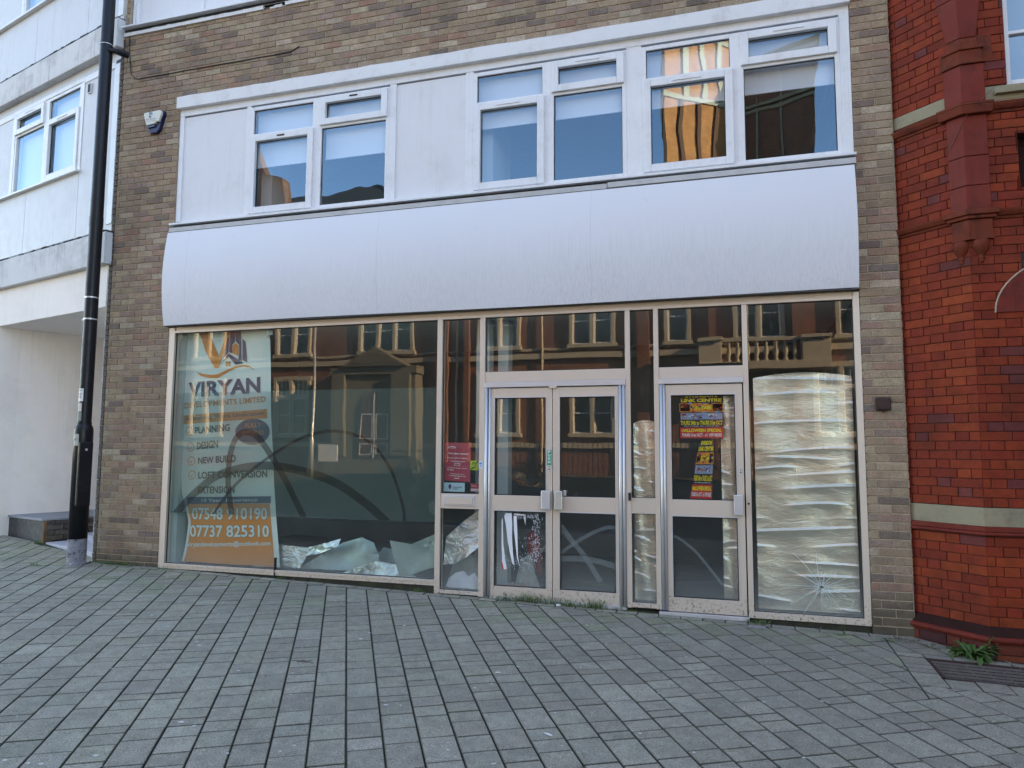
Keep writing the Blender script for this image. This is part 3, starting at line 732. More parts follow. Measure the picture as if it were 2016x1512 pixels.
ps = MB(); ps.box(-6.512, -2.961, -0.10, -0.02, -0.2, 0.135); ps.box(0.215, 1.2, -0.10, -0.02, -0.2, 0.03); ps.box(-2.961, 0.215, -0.10, -0.03, -0.2, 0.02)
ps.build('rotten_plinth', plain('mouldy_plinth', (0.035, 0.033, 0.022), 0.95, var=0.5, scale=12, bump=0.004, dirt=((0.07, 0.09, 0.02), 0.6), dscale=6), shop)
cr = MB(); cr.box(-4.903, -4.894, -0.03, 0.009, 0.08, 0.33); cr.build('black_joint_strip', M_SEAL, shop)

def pane(u0, u1, z0, z1, mat, name='shop_window_glass', parent=shop, o=-0.035):
    q = MB(); q.quad(u0, u1, o, z0, z1); p = q.build(name, mat, parent, recalc=False)
    g = MB(); g.ring(u0-0.002, u1+0.002, z0-0.002, z1+0.002, 0.008, o-.01, o+.006); g.build('gasket', M_SEAL, p); return p
big = pane(-6.425, -2.961, 0.195, ZT, M_SHOPGLASS)
pane(-2.903, -2.473, 1.096, ZT, M_DOORGLASS); pane(-2.903, -2.473, 0.100, 0.940, M_DOORGLASS)
pane(-2.417, -0.945, 2.372, ZT, M_DOORGLASS, 'transom_glass'); pane(-0.617, 0.170, 2.378, ZT, M_DOORGLASS, 'transom_glass')
pane(-0.895, -0.664, 1.097, ZT, M_DOORGLASS); pane(-0.895, -0.664, 0.098, 0.947, M_DOORGLASS)
rp = pane(0.218, 1.143, 0.088, ZT, M_DOORGLASS)
# star crack
ck = MB(); cx, cz = 0.802, 0.34
for i in range(26):
    a = 2*math.pi*i/26+random.uniform(-.12, .12); L_ = random.uniform(0.08, 0.42)*(1.5 if random.random() < .15 else 1)
    px, pz = cx, cz; seg = 5
    for s_ in range(seg):
        nx_ = px+math.cos(a)*L_/seg; nz_ = pz+math.sin(a)*L_/seg*0.8
        if nz_ < .1 or nx_ > 1.13 or nx_ < .23: break
        wdt = 0.0016*(1-s_/seg)+0.0005; dx, dz = -math.sin(a)*wdt, math.cos(a)*wdt
        ck.poly([(px-dx, 0.0335, pz-dz), (nx_-dx, 0.0335, nz_-dz), (nx_+dx, 0.0335, nz_+dz), (px+dx, 0.0335, pz+dz)])
        px, pz = nx_, nz_; a += random.uniform(-.12, .12)
for rr in (0.02, 0.035, 0.05):
    for i in range(14):
        a = 2*math.pi*i/14; b_ = a+random.uniform(.2, .45); r2 = rr*random.uniform(.8, 1.2)
        ck.poly([(cx+math.cos(a)*r2, .0335, cz+math.sin(a)*r2), (cx+math.cos(b_)*r2, .0335, cz+math.sin(b_)*r2), (cx+math.cos(b_)*(r2+.003), .0335, cz+math.sin(b_)*(r2+.003)), (cx+math.cos(a)*(r2+.003), .0335, cz+math.sin(a)*(r2+.003))])
ck.build('star_crack', plain('white_glass_crack', (0.62, 0.72, 0.70), 0.5, bump=0), rp, recalc=False)

# frosted film band with arcs on the big window
fi = MB(); nseg = 30
fi.quad(-6.405, -2.965, -0.043, 0.785, 2.225); fi.build('frosted_film', M_FILM, big, recalc=False)
def catmull(P, n=14):
    out = []
    P = [Vector(p) for p in P]; Q = [P[0]*2-P[1]]+P+[P[-1]*2-P[-2]]
    for i in range(1, len(Q)-2):
        for t in range(n):
            t_ = t/n; out.append(0.5*((2*Q[i])+(-Q[i-1]+Q[i+1])*t_+(2*Q[i-1]-5*Q[i]+4*Q[i+1]-Q[i+2])*t_*t_+(-Q[i-1]+3*Q[i]-3*Q[i+1]+Q[i+2])*t_**3))
    out.append(P[-1]); return out
def arc(P, wd, o, zlo=0.787, w2=None):
    c = catmull(P); mb = MB(); n = len(c)
    L_, R_ = [], []
    for i, p in enumerate(c):
        t = (c[min(i+1, n-1)]-c[max(i-1, 0)]).normalized(); nn = Vector((-t.y, t.x)); ww = (wd+(w2-wd)*i/(n-1) if w2 else wd)/2
        L_.append(p+nn*ww); R_.append(p-nn*ww)
    for i in range(n-1):
        mb.poly([(L_[i].x, -o, max(zlo, L_[i].y)), (L_[i+1].x, -o, max(zlo, L_[i+1].y)), (R_[i+1].x, -o, max(zlo, R_[i+1].y)), (R_[i].x, -o, max(zlo, R_[i].y))])
    return mb
arc([(-6.34, .76), (-6.02, 1.06), (-5.66, 1.27), (-5.04, 1.36), (-4.31, 1.23), (-3.83, .985), (-3.53, .76)], 0.095, -0.0415).build('arc_decoration', M_ARC, big, recalc=False)
arc([(-5.53, .77), (-5.60, 1.20), (-5.56, 1.58), (-5.415, 1.745), (-5.19, 1.665), (-4.86, 1.25), (-4.56, .77)], 0.075, -0.0405).build('arc_decoration', M_ARC, big, recalc=False)
arc([(-5.80, .77), (-5.50, 1.13), (-5.05, 1.46), (-4.60, 1.69), (-4.194, 1.755), (-3.80, 1.65), (-3.52, 1.36), (-3.36, .97), (-3.33, .77)], 0.035, -0.0395).build('arc_decoration', M_ARC, big, recalc=False)

# ---------------- doors
def door_leaf(name, u0, u1, gl, gr, zb, lab):
    b = MB(); b.box(u0, gl, -0.06, -0.008, zb, 2.198); b.box(gr, u1, -0.06, -0.008, zb, 2.198)
    b.box(gl, gr, -0.06, -0.010, 2.096, 2.198); b.box(gl, gr, -0.06, -0.006, 0.933, 1.092); b.box(gl, gr, -0.06, -0.010, zb, 0.172)
    d = b.build(name, M_ALU, shop, bevel=0.0025); d['label'] = lab
    for z0, z1 in ((0.172, 0.933), (1.092, 2.096)):
        q = MB(); q.quad(gl, gr, -0.036, z0, z1); q.build('door_glass', M_DOORGLASS, d, recalc=False)
    g = MB()
    for z0, z1 in ((0.172, 0.933), (1.092, 2.096)): g.ring(gl-.001, gr+.001, z0-.001, z1+.001, 0.009, -.04, -.026)
    g.build('gasket', M_SEAL, d)
    bd = MB()
    for z0, z1 in ((0.172, 0.933), (1.092, 2.096)):
        bd.box(gl-0.010, gr+0.010, -0.02, -0.003, z1, z1+0.010); bd.box(gl-.008, gl, -.02, -.005, z0, z1); bd.box(gr, gr+.008, -.02, -.005, z0, z1)
    bd.build('glazing_bead', M_STEEL, d, bevel=0.001)
    return d
dl = door_leaf('door', -2.352, -1.690, -2.306, -1.757, 0.062, 'left leaf of the double door, with green PUSH sticker')
dr = door_leaf('door', -1.683, -1.018, -1.612, -1.052, 0.060, 'right leaf of the double door, behind the grass tufts')
d3 = door_leaf('door', -0.556, 0.158, -0.505, 0.090, 0.042, 'single right door with colourful event posters')
def pull(d, u0, u1, side):
    b = MB(); zz0, zz1 = 0.962, 1.152
    b.box(u0, u1, 0.030, 0.052, zz0, zz1); b.box(u0 if side < 0 else u1-0.022, u0+0.022 if side < 0 else u1, 0.0-0.01, 0.030, zz0, zz1)
    b.build('pull_handle', M_STEEL if side > 0 else plain('satin_cream_aluminium', (0.62, 0.60, 0.56), 0.35, metal=0.5, bump=0.0002), d, bevel=0.008)
pull(dl, -1.795, -1.703, 1); pull(dr, -1.655, -1.575, -1); pull(d3, 0.060, 0.142, 1)
b = MB(); b.box(-1.575, -1.548, -0.03, -0.0, 1.10, 1.155); b.build('handle_bracket', M_STEEL, dr, bevel=.002)
def lock(d, u, z, h=0.06): 
    b = MB(); b.box(u-.011, u+.011, -.009, -.004, z-h/2, z+h/2); lk = b.build('lock_plate', M_STEEL, d, bevel=0.002)
    b = MB(); b.tube([(u, .004, z-.01), (u, -.002, z-.01)], 0.007, 10); b.box(u-.0025, u+.0025, -.004, -.001, z+.008, z+.022); b.build('keyhole', M_SEAL, lk)
lock(dl, -1.722, 1.375); lock(d3, 0.128, 1.37, 0.075)
b = MB(); b.box(-0.922, -0.896, 0.0, 0.022, 1.072, 1.148); b.build('entry_fob_reader', M_SEAL, shop, bevel=0.004)
b = MB(); b.tube([(0.192, 0.002, 1.07), (0.192, -0.006, 1.07)], 0.010, 12); b.build('key_switch', M_SEAL, shop)
b = MB(); b.box(-1.72, -1.64, -.01, .016, 2.185, 2.21); b.build('door_stop', M_ALU, shop, bevel=.002)
# letter plate
b = MB(); b.box(-2.868, -2.520, -0.02, 0.004, 0.968, 1.080); lp = b.build('letter_plate', M_STEEL, shop, bevel=0.004)
b = MB(); b.box(-2.845, -2.545, 0.004, 0.010, 0.985, 1.062); b.build('letter_flap', M_ALU, lp, bevel=0.003)
# arcs on the lower door glass
arc([(-1.612, .80), (-1.48, .636), (-1.366, .508), (-1.209, .27)], 0.05, -0.038, 0.18).build('arc_decoration', M_ARC_L, dr, recalc=False)
arc([(-1.612, .53), (-1.45, .645), (-1.289, .74), (-1.146, .797), (-1.055, .80)], 0.035, -0.0387, 0.18).build('arc_decoration', M_ARC_L, dr, recalc=False)
arc([(-1.612, .474), (-1.443, .482), (-1.253, .47), (-1.055, .425)], 0.055, -0.0394, 0.18).build('arc_decoration', M_ARC_L, dr, recalc=False)
arc([(-2.30, .33), (-2.1, .45), (-1.90, .47), (-1.757, .60)], 0.03, -0.0387, 0.18).build('arc_decoration', M_ARC_L, dl, recalc=False)
arc([(-.503, .75), (-.407, .695), (-.292, .598), (-.179, .462), (-.05, .30)], 0.026, -0.038, 0.18).build('arc_decoration', M_ARC_L, d3, recalc=False)

# ---------------- shop interior
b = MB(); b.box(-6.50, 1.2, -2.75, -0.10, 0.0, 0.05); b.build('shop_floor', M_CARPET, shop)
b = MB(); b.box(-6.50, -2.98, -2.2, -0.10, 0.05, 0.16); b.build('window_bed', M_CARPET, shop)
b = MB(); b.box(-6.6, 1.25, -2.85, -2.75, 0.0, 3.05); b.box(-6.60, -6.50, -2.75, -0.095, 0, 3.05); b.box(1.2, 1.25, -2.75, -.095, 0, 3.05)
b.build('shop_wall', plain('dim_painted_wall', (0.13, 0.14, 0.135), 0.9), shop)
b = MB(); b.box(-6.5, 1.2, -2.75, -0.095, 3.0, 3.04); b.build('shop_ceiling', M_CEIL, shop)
for a in ((-6.48, -6.36, -0.34, -0.11, 0.16, 2.99), (-2.62, -2.47, -0.45, -0.30, 0.05, 2.99), (-2.40, -2.28, -0.55, -0.40, .05, 2.99)): b = MB(); b.box(*a); b.build('inner_column', M_PALE, shop)
b = MB(); b.box(-5.4, -3.4, -2.2, -1.9, 0.16, 0.55); b.box(-3.9, -3.1, -1.6, -1.2, .16, .42); b.build('display_plinth', M_DARK, shop)
#PART3

# ================================================================ LEFT WHITE BUILDING
FL = Frame((-19.02, 3.144), (0.965, -0.262))               # u = 12 at the corner with the shop
left = thing('render_building', 'white rendered building with recessed porch beside the black post', 'building', (-10.5, 0.9, 0))
UE = 12.0-0.079
b = MB(FL); b.box(0, UE, -0.30, 0.02, 3.34, 3.885); b.build('wall', M_RENDER, left, bevel=0.006)
for nm, z0, z1, o in (('concrete_band', 3.885, 4.300, 0.10), ('concrete_band', 6.775, 7.165, 0.10)):
    b = MB(FL); b.box(0, UE+0.05, -0.30, o, z0, z1); b.build(nm, M_BAND, left, bevel=0.012)
    b = MB(FL); b.box(0, UE+0.02, -0.02, o-0.012, z1, z1+0.028, 1); 
    for i in range(60):
        u = random.uniform(5, UE); b.box(u, u+random.uniform(.02, .14), -.02, o-0.004, z1+0.002, z1+random.uniform(.008, .03), 0)
    b.build('weathered_capping', [plain('black_moss_crust', (0.045, 0.045, 0.04), 0.95, var=0.6, scale=30, bump=0.005), M_SEAL], left)
for z0, z1 in ((4.300, 5.335), (7.165, 8.17)):
    e = [0, 2.0, 4.0, 6.05, 7.9, 9.55, 11.02, UE]
    for a, c in zip(e, e[1:]): b = MB(FL); b.box(a+.003, c-.003, -0.30, 0.0, z0+.03, z1); b.build('spandrel_panel', M_PANEL_L, left, bevel=0.002)
def left_bay(z0, z1):
    WL, WR = 12-2.935, 12-1.055
    for a, c in ((0.2, 2.0), (2.0, 4.0), (4.0, 6.0), (6.0, WL-.08), (WR+.08, UE-.12)): b = MB(FL); b.box(a+.003, c-.003, -0.30, -0.012, z0, z1); b.build('cladding_panel', M_PANEL_L, left)
    b = MB(FL); b.box(WL-.08, WL, -.2, -.002, z0, z1); b.box(WR, WR+.08, -.2, -.002, z0, z1); b.box(UE-.12, UE, -.3, 0.012, z0-0.9, z1)
    b.box(0, WL-.08, -.05, 0.0, z1-.03, z1+.06); b.box(WR+.08, UE-.12, -.05, 0.0, z1-.03, z1+.06); b.box(WL-.08, WR+.08, -.05, .002, z1, z1+.06)
    b.build('corner_trim', M_UPVC, left, bevel=0.003)
    b = MB(FL); b.box(0, WR+.10, -.05, 0.06, z0-.035, z0-.005); b.build('sill', M_UPVC, left, bevel=0.003)
    mid = (WL+WR)/2
    window(FL, left, WL, mid-.035, mid+.035, WR, z0, z1, flip=True, gm=(0, 0), blind=(z0+.05, z0+.05), vent=0.13)
    b = MB(FL); b.box(WL+.02, WR-.02, -.4, -.39, z0, z1); b.build('room_backing', M_PALE, left)
left_bay(5.335, 6.60); left_bay(8.17, 9.6)
b = MB(FL); b.box(0, UE, -.3, -0.0, 6.66, 6.775); b.box(0, UE, -.3, 0, 9.66, 10.5); b.build('head_panel', M_PANEL_L, left)
b = MB(FL); b.box(12-.86, 12-.79, -.012, .012, 6.38, 6.52); vb = b.build('wall_vent', M_UPVC, left, bevel=.002)
b = MB(FL)
for i in range(4): b.box(12-.85+i*.016, 12-.842+i*.016, .012, .016, 6.39, 6.51)
b.build('vent_slots', M_SEAL, vb)
# porch recess: curved inner wall, soffit, platform, steps
cw = [(-10.33, 0.78), (-10.25, 1.02), (-10.13, 1.33), (-9.98, 1.70), (-9.85, 2.10), (-9.74, 2.50), (-9.60, 2.90), (-9.38, 3.22), (-9.1, 3.40), (-8.9, 3.45)]
b = MB()
for (x0, y0), (x1, y1) in zip(cw, cw[1:]): b.poly([(x0, y0, 0.2), (x1, y1, 0.2), (x1, y1, 3.36), (x0, y0, 3.36)])
b.poly([(-8.9, 3.45, .1), (-7.6, 3.45, .1), (-7.6, 3.45, 3.36), (-8.9, 3.45, 3.36)]); b.poly([(-7.6, 3.45, .1), (-7.53, 0.05, .1), (-7.53, .05, 3.36), (-7.6, 3.45, 3.36)])
b.build('porch_wall', M_RENDER, left, recalc=False)
b = MB(FL); b.box(12-.083, UE, -.35, 0.012, 0.0, 3.34); b.box(0, 12-2.975, -.30, 0.0, 0.2, 3.34); b.build('wall', M_RENDER, left, bevel=.004)
b = MB(); b.column([(-12, 1.3), (-7.5, 0.06), (-7.5, 3.7), (-12, 3.7)], 3.345, 3.40); b.build('soffit', M_RENDER, left)
PF = [(-9.25, 0.775), (-12.5, 1.66), (-12.5, 3.6), (-7.55, 3.6), (-7.55, 1.75), (-8.9, 1.75)]
b = MB(); b.column(PF, 0.52, 0.552); pf = b.build('porch_platform', plain('blue_grey_paving_slab', (0.26, 0.28, 0.32), 0.55, var=0.1, dirt=((0.4, 0.4, 0.42), 0.4)), left, bevel=.004)
b = MB(); b.column([(-9.262, 0.80), (-12.45, 1.67), (-12.45, 3.5), (-9.27, 3.5)], 0.1, 0.52); b.build('dark_plinth', M_GREYDARK, left)
b = MB(); b.column([(-9.232, 0.772), (-9.20, 0.764), (-9.15, .98), (-9.20, 1.0)], 0.15, 0.52, 0); b.build('rusty_corner_strip', plain('rust_stained_render', (0.22, 0.12, 0.05), 0.9, var=0.5, scale=12, dirt=((0.05, 0.04, 0.02), 0.8), dscale=8), left)
b = MB(Frame((-9.19, 0.79), (0.32, 0.95)))
bricks(b.f, 0, 1.1, 0.24, 0.525, [], [((0.10, 0.085, 0.075), 3), ((0.14, 0.11, 0.095), 2), ((0.075, 0.06, 0.06), 2)], mb=b); 
b.f = Frame((-8.85, 1.77), (1, 0)); bricks(b.f, 0, 1.3, 0.38, 0.525, [], [((0.10, 0.085, 0.075), 3), ((0.075, 0.06, 0.06), 2)], mb=b)
b.build('porch_brickwork', M_BRICK, left, recalc=False)
b = MB(); b.column([(-9.20, .80), (-8.87, 1.78), (-8.92, 1.80), (-9.25, .82)], .15, .52); b.column([(-8.9, 1.775), (-7.55, 1.775), (-7.55, 1.9), (-8.9, 1.9)], .15, .52); b.build('mortar_bed', M_MORTAR_D, left)
M_TILE = plain('pale_lilac_step_tile', (0.50, 0.50, 0.56), 0.5, var=0.07)
b = MB(); b.column([(-9.12, .74), (-7.52, .12), (-7.52, .55), (-9.0, 1.12)], 0.1, 0.235); b.column([(-9.0, 1.12), (-7.52, .55), (-7.52, 1.77), (-8.85, 1.77)], 0.1, 0.32)
b.build('porch_step', M_TILE, left, bevel=.004)
b = MB(Frame((-9.86, 1.45), (0.37, 0.93))); b.box(0.30, 0.40, -0.01, 0.02, 0.98, 1.06); b.build('socket_box', M_UPVC, left, bevel=.004)
b = MB(FL); b.box(0, UE, -7, -.3, 3.4, 10.5); b.build('unseen_rear_block', M_RENDER, left)

# ================================================================ RED BRICK BUILDING (right)
red = thing('red_brick_building', 'ornate dark red brick and terracotta building right of the shop', 'building', (2.0, 0.0, 0))
FS = Frame((1.54, 0.05), (0.725, -0.688)); CU = 0.625
cp = FS(CU, 0, 0); FR_ = Frame((cp[0], cp[1]), (1, 0))
RW = 6.5
zb = [(4.50, 4.63), (0.965, 1.115)]                        # cream stone bands
H1 = [(-.1, CU+.1, a, c) for a, c in zb]
CU0 = CU; CU = CU+0.0055
b = bricks(FS, -0.06, CU, -0.10, 0.055, [], REDS_D, 'garden', off=0.05, row=0.078, mort=0.0045)
bricks(b.f, -0.06, CU, 0.175, 0.885, [], REDS, 'sh', off=0.02, row=0.0785, mort=0.0045, mb=b)
bricks(b.f, -0.06, CU, 1.115, 3.49, [], REDS, 'sh', off=0.07, row=0.0768, mort=0.0045, mb=b)
bricks(b.f, -0.06, CU, 3.57, 4.40, [], REDS, 'sh', off=0.04, row=0.0768, mort=0.0045, mb=b)
bricks(b.f, -0.06, CU, 4.63, 8.2, [], REDS, 'sh', off=0.09, row=0.0768, mort=0.0045, mb=b)
b.f = FR_
WIN = (0.335, 1.5, 4.64, 6.9); REC = (0.385, 1.3, 3.74, 4.20)
bricks(FR_, 0.0, RW, -0.10, 0.055, [], REDS_D, 'garden', off=0.1, row=0.078, mort=0.0045, mb=b)
bricks(FR_, 0.0, RW, 0.175, 0.885, [], REDS, 'sh', off=0.11, row=0.0785, mort=0.0045, mb=b)
bricks(FR_, 0.0, RW, 1.115, 3.49, [(0.36, 1.6, 2.70, 3.2)], REDS, 'sh', off=0.0, row=0.0768, mort=0.0045, mb=b)
bricks(FR_, 0.0, RW, 3.57, 4.40, [REC], REDS, 'sh', off=0.12, row=0.0768, mort=0.0045, mb=b)
bricks(FR_, 0.0, RW, 4.63, 8.2, [WIN, (0.17, 2, 4.40, 4.65)], REDS, 'sh', off=0.03, row=0.0768, mort=0.0045, mb=b)
b.build('brick_wall', M_RED, red, recalc=False)
CU = CU0
b = MB(FS); b.box(-0.3, CU-.002, -0.25, -0.001, -0.2, 8.2); b.f = FR_; b.box(0.0, 0.335, -.25, -.001, -.2, 8.2); b.box(1.5, RW, -.25, -.001, -.2, 8.2)
b.box(.335, 1.5, -.25, -.001, -.2, 3.74); b.box(.335, 1.5, -.25, -.001, 4.20, 4.64); b.box(.335, 1.5, -.25, -.001, 6.9, 8.2); b.build('mortar_bed', M_MORTAR_D, red)
def run_profile(name, prof, mat, us=True, u_end=RW, extra=None):
    """moulding swept round the corner: prof [(o,z)] from bottom to top"""
    mb = MB()
    k_ = math.tan(R(43.5)/2)
    path = []
    for o, z in prof:
        a = FS(-0.06, o, z); q = FS(CU, o, z); q2 = FR_(0, o, z)
        # intersection of the two offset lines
        d1, d2 = FS.d, FR_.d; A = Vector(q[:2]); B = Vector(q2[:2]); den = d1.x*d2.y-d1.y*d2.x
        t = ((B.x-A.x)*d2.y-(B.y-A.y)*d2.x)/den; c = A+d1*t; e = FR_(u_end, o, z)
        path.append((a, (c.x, c.y, z), e))
    for p, q in zip(path, path[1:]):
        for i in range(2): mb.poly([p[i], p[i+1], q[i+1], q[i]])
    return mb.build(name, mat, red, recalc=False)
def roll(o0, z0, r, n=8, a0=-90, a1=90): return [(o0+r*math.cos(R(a0+(a1-a0)*i/n)), z0+r*math.sin(R(a0+(a1-a0)*i/n))) for i in range(n+1)]
run_profile('plinth_moulding', [(0.045, 0.05)]+[(0.045, 0.055)]+roll(0.05, 0.083, 0.026), M_TERRA, True)
run_profile('plinth_weathering', [(0.055, 0.108), (0.010, 0.178), (0.0, 0.178)], M_TERRA_B)
run_profile('plinth_course', [(0.040, -0.12), (0.040, 0.052)], M_MORTAR_D)
b = bricks(FS, -.06, CU+.02, -.11, 0.054, [], REDS_D, 'garden', off=.09, row=.079, mort=.006, proud=.040)
b.f = FR_; bricks(FR_, .018, RW, -.11, 0.054, [], REDS_D, 'garden', off=.02, row=.079, mort=.006, proud=.040, mb=b); b.build('plinth_bricks', M_RED, red, recalc=False)
run_profile('stone_band', [(0.0, .965), (0.012, .965), (0.012, 1.113), (0, 1.113)], M_STONE)
run_profile('string_moulding', [(0.0, .885), (0.018, .889)]+roll(0.022, 0.905, 0.016)+[(0.03, .925), (0.03, .962), (0, .965)], M_TERRA)
run_profile('stone_band', [(0.0, 4.515), (0.010, 4.515), (0.010, 4.628), (0, 4.628)], M_STONE)
for zb_ in (4.40, 3.49):
    run_profile('string_moulding', [(0.0, zb_), (0.012, zb_+.005), (0.016, zb_+.022), (0.034, zb_+.030), (0.05, zb_+.058), (0.055, zb_+.075), (0.02, zb_+.082), (0, zb_+(.115 if zb_ > 4 else .082))], M_TERRA_O)
# pilaster wrapping the corner (terracotta blocks), corbelled out below
def wrap(mb, o, z0, z1, wl, wr, mi=0, o1=None, wl1=None, wr1=None):
    """block wrapping the corner: wl along the splay, wr along the front, o proud"""
    def plan(o, wl, wr):
        d1, d2 = FS.d, FR_.d
        A = Vector(FS(CU, o, 0)[:2]); B = Vector(FR_(0, o, 0)[:2]); den = d1.x*d2.y-d1.y*d2.x
        t = ((B.x-A.x)*d2.y-(B.y-A.y)*d2.x)/den; c = A+d1*t
        return [FS(CU-wl, -0.02, 0)[:2], FS(CU-wl, o, 0)[:2], (c.x, c.y), FR_(wr, o, 0)[:2], FR_(wr, -0.02, 0)[:2], FS(CU, -.05, 0)[:2]]
    mb.column(plan(o, wl, wr), z0, z1, mi, plan(o1 if o1 is not None else o, wl1 or wl, wr1 or wr))
zc = [3.575, 3.79, 4.045, 4.40]
b = MB(); 
for a, c in zip(zc, zc[1:]): wrap(b, 0.030, a+.003, c-.002, 0.125, 0.165)
wrap(b, 0.034, 4.515, 4.845, 0.13, 0.165)
b.build('pilaster', M_TERRA, red, bevel=0.004)
b = MB(); wrap(b, 0.052, 4.848, 4.875, 0.135, 0.175); wrap(b, 0.04, 4.875, 4.975, 0.12, 0.155); wrap(b, 0.055, 4.975, 5.005, 0.13, 0.170); wrap(b, .03, 5.005, 5.09, .11, .14, 0, .02, .10, .12)
wrap(b, 0.01, 4.86, 5.11, 0.17, 0.24); b.build('pilaster_cap', M_TERRA_O, red, bevel=0.005)
b = MB(); wrap(b, 0.02, 5.095, 5.45, 0.10, 0.12, 0, 0.05, 0.15, 0.165); wrap(b, 0.05, 5.455, 5.9, 0.15, 0.165, 0, .07, .19, .2); wrap(b, .07, 5.905, 8.0, .19, .2); b.build('pilaster', M_TERRA, red, bevel=0.004)
b = MB(); wrap(b, 0.07, 4.40, 4.47, 0.17, 0.20, 0, .085); wrap(b, .085, 4.47, 4.495, .18, .21); b.build('string_moulding', M_TERRA_O, red, bevel=0.006)
b = MB(); wrap(b, 0.055, 3.50, 3.53, 0.15, 0.19); wrap(b, .075, 3.53, 3.575, .17, .21); b.build('string_moulding', M_TERRA_O, red, bevel=0.006)
b = MB(); wrap(b, 0.036, 3.345, 3.495, 0.118, 0.165); wrap(b, .042, 3.325, 3.345, .122, .17); b.build('corbel_block', M_TERRA_O, red, bevel=0.004)
b = MB()
for q, u in ((FS, CU-0.066), (FR_, 0.078)):
    c = q(u, 0.004, 0)
    b.lathe(c[0], c[1], [(0.058, 3.322), (0.066, 3.30), (0.064, 3.27), (0.050, 3.235), (0.032, 3.205), (0.020, 3.19), (0.026, 3.18), (0.026, 3.168), (0.018, 3.162), (0.021, 3.150), (0.014, 3.132)], 14)
b.build('corbel_pendant', M_TERRA_O, red, smooth=True)
b = MB(); wrap(b, .004, 3.13, 3.33, .10, .15); b.build('corbel_backing', M_TERRA_O, red)
# window, sill, recess and arch on the front face
b = MB(FR_); b.ring(.335, 1.5, 4.645, 6.9, .045, -.12, -.03); b.box(.38, 1.455, -.10, -.04, 5.10, 5.13); b.box(.62, .65, -.1, -.04, 4.69, 6.85); rwn = b.build('window', M_UPVC, red, bevel=.004)
b = MB(FR_); b.quad(.38, 1.455, -.07, 4.69, 6.86); b.build('window_glass', M_PANES[0], rwn, recalc=False)
b = MB(FR_); b.box(.30, 1.6, -.6, -.5, 4.5, 7.0); b.build('room_backing', M_PALE, red)
b = MB(FR_); b.box(.17, 2, -.05, .006, 4.485, 4.64); b.box(.235, 2, -.05, .055, 4.555, 4.60); b.build('window_sill', M_STONE, red, bevel=.005)
b = MB(FR_); b.box(.335, 1.5, -.12, -.09, 3.70, 4.24); b.build('recess_panel', M_TERRA_B, red)
b = MB(FR_); b.tube([FR_(.375, 0, 3.72), FR_(.375, 0, 4.21), FR_(1.3, 0, 4.21)], .022, 10); b.build('bullnose_frame', M_TERRA, red, smooth=True)
b = MB(FR_); pts = [(0.82, 2.705)] + [(0.82+0.66*math.cos(R(180-t)), 2.705+.47*math.sin(R(180-t))) for t in (0, 12, 24, 36, 48, 60, 72, 90)]
b.prism(pts, -0.01, .02); ar = b.build('tympanum', M_TERRA, red, bevel=.003)
b = MB(FR_)
for t in range(0, 90, 6):
    P = [(0.82+rx*math.cos(R(180-a)), 2.705+rz*math.sin(R(180-a))) for a, rx, rz in ((t, .66, .47), (t+6, .66, .47), (t+6, .672, .482), (t, .672, .482))]
    b.poly([FR_(u, .012, z) for u, z in P])
b.build('arch_joint', M_MORTAR, ar, recalc=False)
b = MB(); b.column([(1.6, 0.4), (6.6, -.2), (9.5, -4), (12.5, -9.5), (15, -15.5), (40, -15.5), (40, 9), (1.6, 9)][::-1], -.5, 12.5); b.build('unseen_rear_block', M_OPPBRICK, red)  # wing across the street is an unseen addition that shades the pavement
b = MB(); b.tube([FR_(0.23, .03, 4.62), FR_(0.02, .06, 4.41), FS(CU-.10, .045, 4.15)], .0022, 5); b.build('loose_wire', plain('brown_wire', (.12, .08, .06), .6), red)

# ================================================================ LAMP POST
PX, PY = -7.475, -0.25
post = thing('lamp_post', 'black painted steel post with peeling grey foot by the brick pier', 'lamp post', (PX, PY, 0.15))
b = MB(); b.lathe(PX, PY, [(0.104, 0.14), (0.104, 0.470)], 32); b.build('peeling_foot', M_PEEL, post, smooth=False)
b = MB(); b.lathe(PX, PY, [(0.1035, 0.462), (0.1035, 1.76), (0.097, 1.80), (0.080, 1.835), (0.076, 1.86), (0.075, 4.4), (0.0748, 4.55), (0.072, 5.0), (0.070, 12.0)], 32); b.build('shaft', M_BLACK, post, smooth=True)
for a, c, r_ in ((4.30, 4.42, .0785), (1.845, 1.862, .081)): b = MB(); b.tube([(PX, PY, a), (PX, PY, c)], r_, 28); b.build('joint_collar', M_BLACK, post, smooth=False)
Fp = Frame((PX, PY), (1, 0)); Fd = Frame((PX, PY), (0.80, 0.45))
b = MB(Frame((PX, PY), (0.40, 0.92))); b.box(-.078, .078, .0, .112, 0.86, 1.62); dd = b.build('access_door', M_BLACK, post, bevel=.012)
b = MB(Frame((PX, PY), (0.40, 0.92))); b.box(-.012, .012, .112, .118, 1.52, 1.545); b.build('door_lock', M_STEEL, dd)
for z in (3.40, 3.13):
    b = MB(Fp); b.tube([(PX, PY, z-.008), (PX, PY, z+.008)], .0775, 28); b.box(-.125, -.06, -.01, .012, z-.008, z+.008); b.build('clamp_band', M_STEEL, post)
b = MB(); b.tube([(PX, PY, 6.67), (PX, PY, 6.69)], .074, 28); b.tube([(PX+.05, PY-.02, 6.60), (PX+.13, PY+.05, 6.60)], .035, 12); b.tube([(PX+.12, PY+.04, 6.60), (PX+.19, PY+.16, 6.60)], .040, 12); b.build('junction_bracket', M_BLACK, post)
b = MB(); b.tube([(PX, PY, 6.672), (PX, PY, 6.68)], .0765, 28); b.build('cable_tie', M_UPVC, post)
